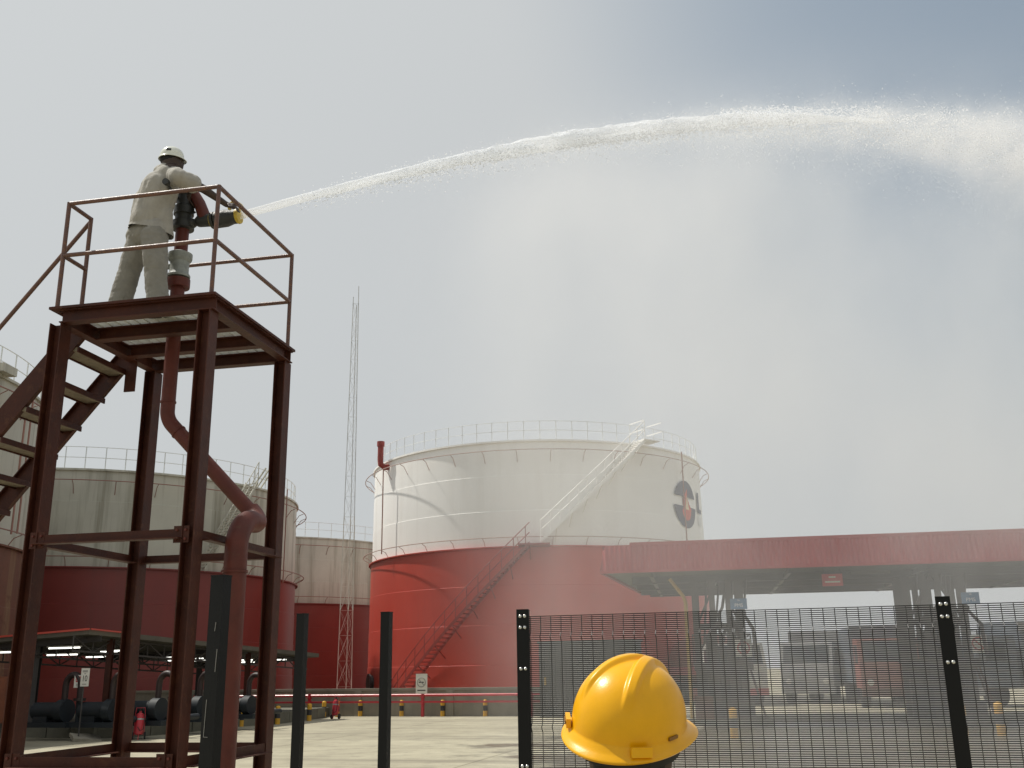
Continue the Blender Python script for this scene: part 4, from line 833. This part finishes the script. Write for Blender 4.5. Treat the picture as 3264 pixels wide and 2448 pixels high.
for a, tilt in ((ankL, .45), (ankR, 0)):
    h = a-fwd*.07-Vector((0, 0, .075 if not tilt else .045)); toe = Vector((a.x, a.y, PZ+.045))+fwd*.19
    q.capsule(h, .042, toe, .040); q.capsule(a+Vector((0, 0, .03)), .052, a-Vector((0, 0, .04)), .05)
shs = q.build('shoe', M['shoe'], man); remesh(shs, .012, 3)
q = MB(); limb(q, [hipL, kneeL, ankL+Vector((-.01, 0, .0))], [.122, .104, .104]); limb(q, [hipR, kneeR, ankR+Vector((0, 0, .0))], [.122, .102, .100]); q.capsule(hipc+Vector((0, .02, .0)), .150, waist, .13); q.capsule(hipL+Vector((-.02, 0, .02)), .128, hipc, .14)
tr = q.build('trousers', M['trousers'], man); remesh(tr, .012, 5)
for v_ in tr.data.vertices: v_.co += v_.normal*.006
wrinkle(tr, .010, 9, (1.6, 1.6, .6)); wrinkle(tr, .005, 22, (.8, .8, 1.6))
q = MB(); q.capsule(J(474, 712), .165, J(492, 660), .165); q.capsule(J(492, 660), .165, chest, .172); q.capsule(chest, .165, J(535, 566), .12); q.capsule(shL, .080, shR, .080); q.capsule(J(440, 735, Y0+.02), .088, J(468, 640), .11); q.capsule(J(522, 755), .078, J(512, 640), .10); q.capsule(J(466, 745), .168, J(492, 752), .168)
q.capsule(shR, .074, shR+(elR-shR)*.54, .080); q.capsule(shL, .085, shL+(elL-shL)*.55, .08); q.capsule(J(528, 556), .085, J(530, 545), .075)
shm = q.build('shirt', M['shirt'], man); remesh(shm, .012, 5)
for v_ in shm.data.vertices: v_.co += v_.normal*.012
wrinkle(shm, .009, 8, (1.6, 1.6, .6)); wrinkle(shm, .005, 24, (1.4, 1.4, .5))
hl, hr_ = J(405, 728), J(552, 750); hv = (hr_-hl).normalized(); hn = Vector((hv.z, 0, -hv.x)); hn = hn if hn.z < 0 else -hn
bm = bmesh.new(); bm.from_mesh(shm.data); bmesh.ops.bisect_plane(bm, geom=bm.verts[:]+bm.edges[:]+bm.faces[:], plane_co=hl, plane_no=hn, clear_outer=True); bm.to_mesh(shm.data); bm.free()
q = MB(); q.tube([headc+Vector((.078*math.cos(a), .078*math.sin(a), -.02)) for a in [2*math.pi*i/20 for i in range(20)]], .012, 6, closed=True); q.ball(headc+Vector((0, 0, .01))-fwd*.006, 0.108, .092, .100, rot=Matrix.Rotation(math.atan2(fwd.y, fwd.x), 3, 'Z')); hh_ = q.build('hair', M['hair'], man); remesh(hh_, .012, 2)
wh = hat_mesh(M['white_helmet'], man, .116, .101, .112, False, 80, 36, .022, .010, 'hard_hat'); wh.location = headc+Vector((-.004, 0, .040)); wh.rotation_euler = (math.radians(2), math.radians(2), math.atan2(fwd.y, fwd.x))
q = MB(); q.box((-.02, -.094, .042), (.045, .012, .022)); q.build('hat_badge', M['castiron'], wh)

# ================================================================== FENCE
FA = Vector((1.46, 7.2, 0)); FD = Vector((math.cos(math.radians(-15)), math.sin(math.radians(-15)), 0)); FN = Vector((-FD.y, FD.x, 0)); frz = math.radians(-15)
def fence_at(u, v):
    d = ray(u, v); n = FN; t = (FA-CAM).dot(n)/d.dot(n); p = CAM+d*t; return (p-FA).dot(FD), p.z
POST_H = 2.05
def post_proto():
    t = thing('fence_post', 'x', 'fence post'); q = MB(); q.bb((-.036, -.030, 0), (.036, .030, POST_H)); q.build('post', M['black'], t, 0)
    q = MB(); q.bb((-.038, -.032, POST_H), (.038, .032, POST_H+.006)); q.build('post_cap', M['black'], t, 0); return t
pp = post_proto()
def bolted(label, s):
    t = dup(pp); t.location = FA+FD*s; t.rotation_euler = (0, 0, frz); t['label'] = label; t['group'] = 'black fence posts'
    q = MB(); q.bb((-.046, -.041, .05), (.046, -.031, POST_H+.01)); pl = q.build('clamp_plate', M['black'], t, 0)
    for z in (2.01, 1.93, 1.64, .98, .65, .35):
        for x in (-.017, .017):
            b = MB(); b.lathe([(.0135, 0), (.0135, .003), (.011, .008), (.006, .0115), (0, .0125)], 14, M4=Matrix.Translation((x, -.041, z)) @ Matrix.Rotation(math.pi/2, 4, 'X')); b.build('bolt', M['bolt'], pl)
    return t
s4 = fence_at(1672, 2100)[0]; s5 = fence_at(3026, 2100)[0]
bolted('black bolted end post where the mesh fence begins', s4); bolted('black bolted mesh fence post near the right edge', s5)
for u, v, Y, lb in ((965, 1958, 8.03, 'bare black post left of the lattice mast, second post from the left'), (1233, 1953, 7.85, 'bare black post in front of the big red and white tank'), (706, 1838, 4.78, 'nearest and widest bare black post, in front of the goose neck pipe')):
    p = aty(u, v, Y); o = pp if Y == 4.78 else dup(pp); o.location = (p.x, p.y, p.z-POST_H); o.rotation_euler = (0, 0, frz-.12); o['label'] = lb; o['group'] = 'black fence posts'
    if Y == 4.78:
        for z0_, z1_, x_ in ((1.34, 1.50, -.018), (1.62, 1.72, .022), (1.80, 1.84, .006), (1.12, 1.15, .004)):
            q = MB(); q.bar((x_, -.0315, z0_), (x_+.004, -.0315, z1_), .0022, .002, (1, 0, 0)); q.build('paint_scratch', M['smudge'], o)
        q = MB(); q.bar((-.018, -.0315, 1.34), (.004, -.0315, 1.339), .002, .002); q.build('paint_scratch', M['smudge'], o)
zA = fence_at(2430, 2014)[1]; zB = fence_at(2430, 2318)[1]; ZT = fence_at(2430, 1944)[1]
def panel(label, s0, s1):
    q = MB(); bends = (zA, zB, .45)
    def off(z):
        d = 0
        for b in bends: d = max(d, max(0, 1-abs(z-b)/.034))
        return -.034*d
    z = ZT; w = .0028
    while z > .05:
        y = off(z); q.bb((s0, y-w, z-w), (s1, y+w, z+w)); z -= .0138
    q.cur = 1
    zs = sorted({.05, ZT}|{b+k for b in bends for k in (-.034, 0, .034)}); n = int((s1-s0)/.0762)
    for i in range(n+1):
        x = s0+.02+i*.0762
        for a, b in zip(zs[:-1], zs[1:]): q.tube([(x, off(a)-.0035, a), (x, off(b)-.0035, b)], .0029, 8, cap=False)
    o = q.build('mesh_fence_panel', [M['black'], M['wire']], None, 50); o.location = FA; o.rotation_euler = (0, 0, frz); return tag(o, label, 'fence panel', 'dense black wire fence panels')
panel('wide dense wire fence panel between the two bolted posts', s4+.03, s5-.03); panel('dense wire fence panel right of the right bolted post', s5+.03, s5+2.4)

# ================================================================== ONLOOKER IN YELLOW HARD HAT
YH = 2.32; hc = aty(2005, 2304, YH)
on = thing('person', 'person in yellow hard hat watching from the near side of the fence', 'person', (hc.x, hc.y, 0))
def face_rot(yaw, back, roll):           # hat frame: +X front, +Z up ; yaw measured from +Y to the right
    a = math.pi/2-yaw; return Matrix.Rotation(a, 3, 'Z') @ Matrix.Rotation(-back, 3, 'Y') @ Matrix.Rotation(roll, 3, 'X')
HR = face_rot(math.radians(YAW), math.radians(BACK), math.radians(RLL))
hz = hc.z
hat = hat_mesh(M['helmet'], on, 00.136, .120, .135, True, 320, 120, .026, .019, 'hard_hat'); hat.matrix_local = Matrix.Translation((0, 0, hz)) @ HR.to_4x4()
for s_ in (-1, 1):
    q = MB(); ra = math.pi-s_*math.radians(50 if s_ > 0 else 82); un = Vector((math.cos(ra), math.sin(ra), 0)); A5 = Matrix.Rotation(ra-math.pi/2, 3, 'Z'); lc = Vector((.136*un.x, .120*un.y, .0)); q.box(lc+un*.008+Vector((0, 0, .006)), (.040, .010, .020), A5); (q.build('accessory_lug', M['helmet'], hat) if s_ > 0 else None)
    q = MB(); q.box(lc+un*(.0135 if s_ > 0 else .002)+Vector((0, 0, .006)), (.028, .004, .007), A5); q.build('lug_slot', M['helmet_slot_shade'], hat)  # solid strip for the slot, its inner shade coloured in as dark brown
q = MB(); A6 = math.radians(180+46); q.box((.150*math.cos(A6), .134*math.sin(A6), -.006), (.008, .044, .020), Matrix.Rotation(A6, 3, 'Z') @ Matrix.Rotation(-.3, 3, 'Y')); q.build('nape_tab', M['helmet'], hat)
q = MB(); q.lathe([(.112, -.055), (.116, -.02), (.116, .02)], 48, closed_top=False, closed_bot=False, M4=Matrix.Diagonal((1.1, .98, 1, 1))); q.build('suspension_band', M['band'], hat)
hd = Vector((0, .01, hz-.055)); f2 = Vector((math.sin(math.radians(14)), math.cos(math.radians(14)), 0)); s2 = Vector((f2.y, -f2.x, 0)); Rz2 = Matrix.Rotation(math.atan2(f2.y, f2.x), 3, 'Z')
q = MB(); q.ball(hd, .098, .078, .12, rot=Rz2); q.ball(hd+f2*.06-Vector((0, 0, .07)), .045, .05, .05); q.capsule(hd+f2*.095, .014, hd+f2*.11-Vector((0, 0, .03)), .017); q.ball(hd+f2*.088-Vector((0, 0, .065)), .018, .03, .012)
for s_ in (-1, 1): q.ball(hd+s2*s_*.08-Vector((0, 0, .02)), .024, .013, .036, rot=Rz2); q.ball(hd+f2*.088+s2*s_*.03+Vector((0, 0, .0)), .012, .015, .01)
nk = hd-Vector((0, 0, .2)); q.capsule(hd-Vector((0, 0, .06)), .062, nk, .066)
q.capsule(nk+s2*.17-Vector((0, 0, .06)), .065, nk-s2*.17-Vector((0, 0, .06)), .065); q.capsule(nk-Vector((0, 0, .1)), .13, nk-Vector((0, 0, .45)), .13); q.capsule(nk-Vector((0, 0, .45)), .13, nk-Vector((0, 0, .6)), .14)
for s_ in (-1, 1):
    sh = nk+s2*s_*.19-Vector((0, 0, .07)); eb = sh+s2*s_*.06-Vector((0, 0, .29)); wr = eb+f2*.06-Vector((0, 0, .25)); limb(q, [sh, eb, wr], [.06, .045, .03]); hand(q, wr, Vector((0, 0, -1))+f2*.15, -s2*s_, .5)
    hp = nk+s2*s_*.09-Vector((0, 0, .62)); kn = Vector((hp.x, hp.y, .47)); ak = Vector((hp.x, hp.y, .08)); limb(q, [hp, kn, ak], [.09, .06, .042]); q.capsule(ak-Vector((0, 0, .03)), .04, ak+f2*.15-Vector((0, 0, .04)), .035)
b2 = q.build('body', M['skin'], on); remesh(b2, .012, 3)
q = MB(); q.ball(hd-f2*.012, .099, .083, .115, rot=Rz2); q.ball(hd-f2*.03-Vector((0, 0, .05)), .078, .075, .06, rot=Rz2); hr2 = q.build('hair', M['hair'], on); remesh(hr2, .012, 2)
q = MB(); q.capsule(nk-Vector((0, 0, .1)), .155, nk-Vector((0, 0, .5)), .16); q.capsule(nk-Vector((0, 0, .5)), .16, nk-Vector((0, 0, .66)), .165); q.capsule(nk+s2*.17-Vector((0, 0, .07)), .085, nk-s2*.17-Vector((0, 0, .07)), .085); q.capsule(nk, .075, nk-Vector((0, 0, .08)), .1)
for s_ in (-1, 1): sh = nk+s2*s_*.19-Vector((0, 0, .07)); eb = sh+s2*s_*.06-Vector((0, 0, .29)); limb(q, [sh, eb, eb+f2*.05-Vector((0, 0, .2))], [.085, .065, .05])
jk = q.build('jacket', M['jacket'], on); remesh(jk, .016, 4); wrinkle(jk, .01, 9)
q = MB()
for s_ in (-1, 1): hp = nk+s2*s_*.09-Vector((0, 0, .62)); limb(q, [hp, Vector((hp.x, hp.y, .47)), Vector((hp.x, hp.y, .1))], [.115, .085, .075])
tr2 = q.build('trousers', M['jacket'], on); remesh(tr2, .016, 4)
q = MB()
for s_ in (-1, 1): hp = nk+s2*s_*.09-Vector((0, 0, .62)); ak = Vector((hp.x, hp.y, .05)); q.capsule(ak-f2*.05, .05, ak+f2*.18, .045)
sh2 = q.build('shoe', M['shoe'], on); remesh(sh2, .014, 3)

# ================================================================== WATER JET
J0 = TO+TR @ nz1; JD = Vector((math.sin(math.radians(60)), math.cos(math.radians(60)), 0)); JN = Vector((-JD.y, JD.x, 0))
def jet_pt(u, v):
    d = ray(u, v); t = (J0-CAM).dot(JN)/d.dot(JN); p = CAM+d*t; return (p-J0).dot(JD), p.z-J0.z
jp = [(0., 0.)]+[jet_pt(u, v) for u, v in ((1000, 619), (1300, 548), (1600, 482), (1900, 424), (2200, 394), (2500, 380), (2800, 386), (3050, 412), (3264, 450))]
js = np.array([p[0] for p in jp]); jz = np.array([p[1] for p in jp]); cf = np.polyfit(js, jz, 3 if False else 2); print('JET', np.round(js, 2), np.round(jz, 2), 'fit', cf, 'resid', np.round(np.polyval(cf, js)-jz, 2))
SM = js[-1]
def jz_at(s): return float(np.polyval(cf, s))
def jp3(s, n=0., dz=0.): return J0+JD*s+JN*n+Vector((0, 0, jz_at(s)-jz_at(0)+dz))
S_END = SM*1.35
def jrad(s): return .050+.0085*s+.0021*s*s
water = bpy.data.materials.new('white_water'); water.use_nodes = True; nt = water.node_tree; nt.nodes.clear()
o_ = N(nt, 'ShaderNodeOutputMaterial'); d_ = N(nt, 'ShaderNodeBsdfDiffuse'); d_.inputs[0].default_value = (.93, .95, .98, 1); tl = N(nt, 'ShaderNodeBsdfTranslucent'); tl.inputs[0].default_value = (.93, .95, .98, 1)
m_ = N(nt, 'ShaderNodeMixShader'); m_.inputs[0].default_value = .55; nt.links.new(d_.outputs[0], m_.inputs[1]); nt.links.new(tl.outputs[0], m_.inputs[2])
tr_ = N(nt, 'ShaderNodeBsdfTransparent'); m2_ = N(nt, 'ShaderNodeMixShader'); m2_.inputs[0].default_value = .6; nt.links.new(m_.outputs[0], m2_.inputs[1]); nt.links.new(tr_.outputs[0], m2_.inputs[2]); nt.links.new(m2_.outputs[0], o_.inputs[0])
jet = thing('water_jet', 'long white water jet shooting from the yellow tipped nozzle across the sky', 'water jet', (0, 0, 0))
q = MB(); k = 150; nn = 18; pth = []; rad = []
q_v = []; smax = 10.0
for i in range(k+1):
    s = smax*i/k; c = jp3(s)
    for j in range(nn):
        a = 2*math.pi*j/nn; r = jrad(s)*(1 if i < k else .05); wob = mnoise.noise(Vector((s*2.2, math.cos(a)*1.2, math.sin(a)*1.2)))*.5+mnoise.noise(Vector((s*7, math.cos(a)*2, math.sin(a)*2)))*.35
        r *= 1+wob*min(1, s/3); r *= max(.12, 1-max(0, s-4)/6.2)*.85
        q_v.append(c+JN*(math.cos(a)*r)+Vector((0, 0, math.sin(a)*r)))
q.add(q_v, [(i*nn+j, i*nn+(j+1) % nn, (i+1)*nn+(j+1) % nn, (i+1)*nn+j) for i in range(k) for j in range(nn)]); wc = water.copy(); wc.name = 'solid_white_water'; wc.node_tree.nodes['Mix Shader.001'].inputs[0].default_value = .22
q.build('jet_core', wc, jet, 60)
# droplets and torn clumps thrown off along the arc
ico = [(0, 0, 1), (.894, 0, .447), (.276, .851, .447), (-.724, .526, .447), (-.724, -.526, .447), (.276, -.851, .447), (.724, .526, -.447), (-.276, .851, -.447), (-.894, 0, -.447), (-.276, -.851, -.447), (.724, -.526, -.447), (0, 0, -1)]
icf = [(0, 1, 2), (0, 2, 3), (0, 3, 4), (0, 4, 5), (0, 5, 1), (1, 6, 2), (2, 7, 3), (3, 8, 4), (4, 9, 5), (5, 10, 1), (6, 7, 2), (7, 8, 3), (8, 9, 4), (9, 10, 5), (10, 6, 1), (11, 7, 6), (11, 8, 7), (11, 9, 8), (11, 10, 9), (11, 6, 10)]
ico = np.array(ico); icf = np.array(icf)
def blobs(name, ss, ns, ds, sz, stretch):
    n = len(ss); tan = np.array([(JD+Vector((0, 0, float(np.polyval(np.polyder(cf), s))))).normalized()[:] for s in ss])
    C0 = np.array([jp3(float(s), float(a), float(b))[:] for s, a, b in zip(ss, ns, ds)])
    base = ico[None]*(1+rng.uniform(-.35, .35, (n, 12, 1))); A = rng.normal(size=(n, 3, 3)); Q, _ = np.linalg.qr(A); base = np.einsum('nij,nkj->nki', Q, base)
    proj_ = np.einsum('nki,ni->nk', base, tan); base = base+proj_[..., None]*tan[:, None]*(stretch[:, None, None]-1)
    V = C0[:, None]+base*sz[:, None, None]; Fs = icf[None]+12*np.arange(n)[:, None, None]
    me = bpy.data.meshes.new(name); V = V.reshape(-1, 3); Fs = Fs.reshape(-1, 3)
    me.vertices.add(len(V)); me.vertices.foreach_set('co', V.ravel()); me.loops.add(Fs.size); me.loops.foreach_set('vertex_index', Fs.ravel().astype(np.int32)); me.polygons.add(len(Fs)); me.polygons.foreach_set('loop_start', np.arange(0, Fs.size, 3, dtype=np.int32)); me.update(); me.validate()
    me.polygons.foreach_set('use_smooth', [True]*len(me.polygons)); me.materials.append(water); o = bpy.data.objects.new(name, me); COL.objects.link(o); o.parent = jet; o['kind'] = 'stuff'; return o
n = 62000; u = rng.uniform(0, 1, n); ss = 1.0+(S_END-1)*u**.8; rr_ = np.array([jrad(s) for s in ss])
ns = np.clip(rng.normal(0, 1, n), -1.7, 1.7)*rr_*.55; ds = np.clip(rng.normal(-.1, 1, n), -2, .95)*rr_*.55
clump = np.array([mnoise.noise(Vector((s*1.3, a*4, b*4))) for s, a, b in zip(ss, ns, ds)]); keep = (clump > -.16) & (rng.uniform(0, 1, len(ss)) < np.clip(1.25-ss/(SM*.95),   .10, 1)) & (rng.uniform(0, 1, len(ss)) < np.clip(ss/4.5, .18, 1)); ss, ns, ds, rr_ = ss[keep], ns[keep], ds[keep], rr_[keep]
sz = rng.uniform(.25, 1, len(ss))**2*np.minimum(.0125, .0075+.0009*ss)
blobs('water_clump', ss, ns, ds, sz, rng.uniform(1.0, 2.4, len(ss)))
n = 14000; u = rng.uniform(0, 1, n); ss = .6+(S_END-.6)*u; rr_ = np.array([jrad(s) for s in ss]); ns = rng.normal(0, 1, n)*rr_*1.25; ds = rng.normal(-.25, .8, n)*rr_*1.0-rng.exponential(.16, n)*ss*.10
blobs('water_droplet', ss, ns, ds, rng.uniform(.002, .0075, n), rng.uniform(1, 2.2, n))

# ---- mist: the spray drifting down from the jet
def math_(nt, op, a, b=None, c=None, clamp=False):
    n_ = N(nt, 'ShaderNodeMath'); n_.operation = op; n_.use_clamp = clamp
    for i, x in enumerate((a, b, c)):
        if x is None: continue
        if isinstance(x, (int, float)): n_.inputs[i].default_value = x
        else: nt.links.new(x, n_.inputs[i])
    return n_.outputs[0]
def maprange(nt, x, a, b, c, d, smooth=False):
    r = N(nt, 'ShaderNodeMapRange'); r.interpolation_type = 'SMOOTHSTEP' if smooth else 'LINEAR'
    for i, vv in ((1, a), (2, b), (3, c), (4, d)):
        if isinstance(vv, (int, float)): r.inputs[i].default_value = vv
        else: nt.links.new(vv, r.inputs[i])
    nt.links.new(x, r.inputs[0]); return r.outputs[0]
mm = bpy.data.materials.new('water_mist'); mm.use_nodes = True; nt = mm.node_tree; nt.nodes.clear()
ou = N(nt, 'ShaderNodeOutputMaterial'); pv_ = N(nt, 'ShaderNodeVolumePrincipled'); pv_.inputs['Color'].default_value = (.995, .995, .995, 1); pv_.inputs['Anisotropy'].default_value = 0.3
nt.links.new(pv_.outputs[0], ou.inputs['Volume'])
t_ = N(nt, 'ShaderNodeTexCoord'); sx = N(nt, 'ShaderNodeSeparateXYZ'); nt.links.new(t_.outputs['Object'], sx.inputs[0]); X_, Y_, Z_ = sx.outputs
a2, a1, a0 = [float(c_) for c_ in cf]
zc_ = math_(nt, 'ADD', math_(nt, 'MULTIPLY', math_(nt, 'ADD', math_(nt, 'MULTIPLY', X_, a2), a1), X_), a0-a0)
dz_ = math_(nt, 'SUBTRACT', Z_, zc_)
mp = N(nt, 'ShaderNodeMapping'); mp.inputs['Scale'].default_value = (.5, .5, .28); nt.links.new(t_.outputs['Object'], mp.inputs[0])
no = N(nt, 'ShaderNodeTexNoise'); no.inputs['Scale'].default_value = 1.0; no.inputs['Detail'].default_value = 4; no.inputs['Roughness'].default_value = .6; nt.links.new(mp.outputs[0], no.inputs['Vector'])
nz_ = maprange(nt, no.outputs[0], .36, .66, 0.0, 2.1)
mp3 = N(nt, 'ShaderNodeMapping'); mp3.inputs['Scale'].default_value = (1.6, 1.6, 1.8); nt.links.new(t_.outputs['Object'], mp3.inputs[0])
no3 = N(nt, 'ShaderNodeTexNoise'); no3.inputs['Scale'].default_value = 1.0; no3.inputs['Detail'].default_value = 4; no3.inputs['Roughness'].default_value = .65; nt.links.new(mp3.outputs[0], no3.inputs['Vector'])
nf_ = maprange(nt, no3.outputs[0], .36, .66, .05, 2.0)
sig = math_(nt, 'ADD', math_(nt, 'ADD', .06, math_(nt, 'MULTIPLY', X_, .010)), math_(nt, 'MULTIPLY', math_(nt, 'MULTIPLY', X_, X_), .0013))
r2 = math_(nt, 'ADD', math_(nt, 'MULTIPLY', dz_, dz_), math_(nt, 'MULTIPLY', Y_, Y_))
upw = maprange(nt, dz_, -.05, .05, 1.0, 2.2)
r2 = math_(nt, 'MULTIPLY', r2, upw)
core = math_(nt, 'EXPONENT', math_(nt, 'DIVIDE', math_(nt, 'MULTIPLY', r2, -.5), math_(nt, 'MULTIPLY', sig, sig)))
core = math_(nt, 'MULTIPLY', math_(nt, 'MULTIPLY', core, nf_), maprange(nt, X_, 1.0, SM*.55, .4, CORE_D))
wv = math_(nt, 'ADD', .7, math_(nt, 'MULTIPLY', X_, .14))
lat = math_(nt, 'EXPONENT', math_(nt, 'DIVIDE', math_(nt, 'MULTIPLY', math_(nt, 'MULTIPLY', Y_, Y_), -.5), math_(nt, 'MULTIPLY', wv, wv)))
below = maprange(nt, dz_, .35, -.9, 0, 1, True)
fall = maprange(nt, dz_, -1.0, -7.0, 1.15, .55)
along = math_(nt, 'MULTIPLY', maprange(nt, X_, 1.4, 4.6, 0, 1, True), maprange(nt, X_, SM*.34, SM*.64, 1.0, .55, True))
veil = math_(nt, 'MULTIPLY', math_(nt, 'MULTIPLY', math_(nt, 'MULTIPLY', lat, below), math_(nt, 'MULTIPLY', fall, along)), math_(nt, 'MULTIPLY', math_(nt, 'MULTIPLY', nz_, VEIL_D), maprange(nt, Z_, -J0.z+.6, -J0.z+3.0, 1.75, 1.0, True)))
nt.links.new(math_(nt, 'ADD', core, veil), pv_.inputs['Density'])
q = MB(); x1 = S_END; zlo = -J0.z+.01
prof = [(s, max(.9, 1.2+.05*s)) for s in np.linspace(.8, x1, 10)]
vs = []; fs = []
for s, hw in prof:
    w_ = 1.3+.32*s; zt1 = jz_at(s)-jz_at(0)+.6+.10*s; zb1 = zlo if s > 2.2 else jz_at(s)-jz_at(0)-1.2-1.3*s
    zb1 = max(zlo, zb1); vs += [(s, -w_, zb1), (s, w_, zb1), (s, w_, zt1), (s, -w_, zt1)]
for i in range(len(prof)-1):
    for j in range(4): fs.append((i*4+j, i*4+(j+1) % 4, (i+1)*4+(j+1) % 4, (i+1)*4+j))
fs += [(3, 2, 1, 0), tuple(range(len(vs)-4, len(vs)))]
q.add(vs, fs); mo = q.build('water_mist', mm, None, 0); mo.location = J0; mo.rotation_euler = (0, 0, math.atan2(JD.y, JD.x))
tag(mo, 'white spray mist drifting down below the water jet', 'mist', kind='stuff')
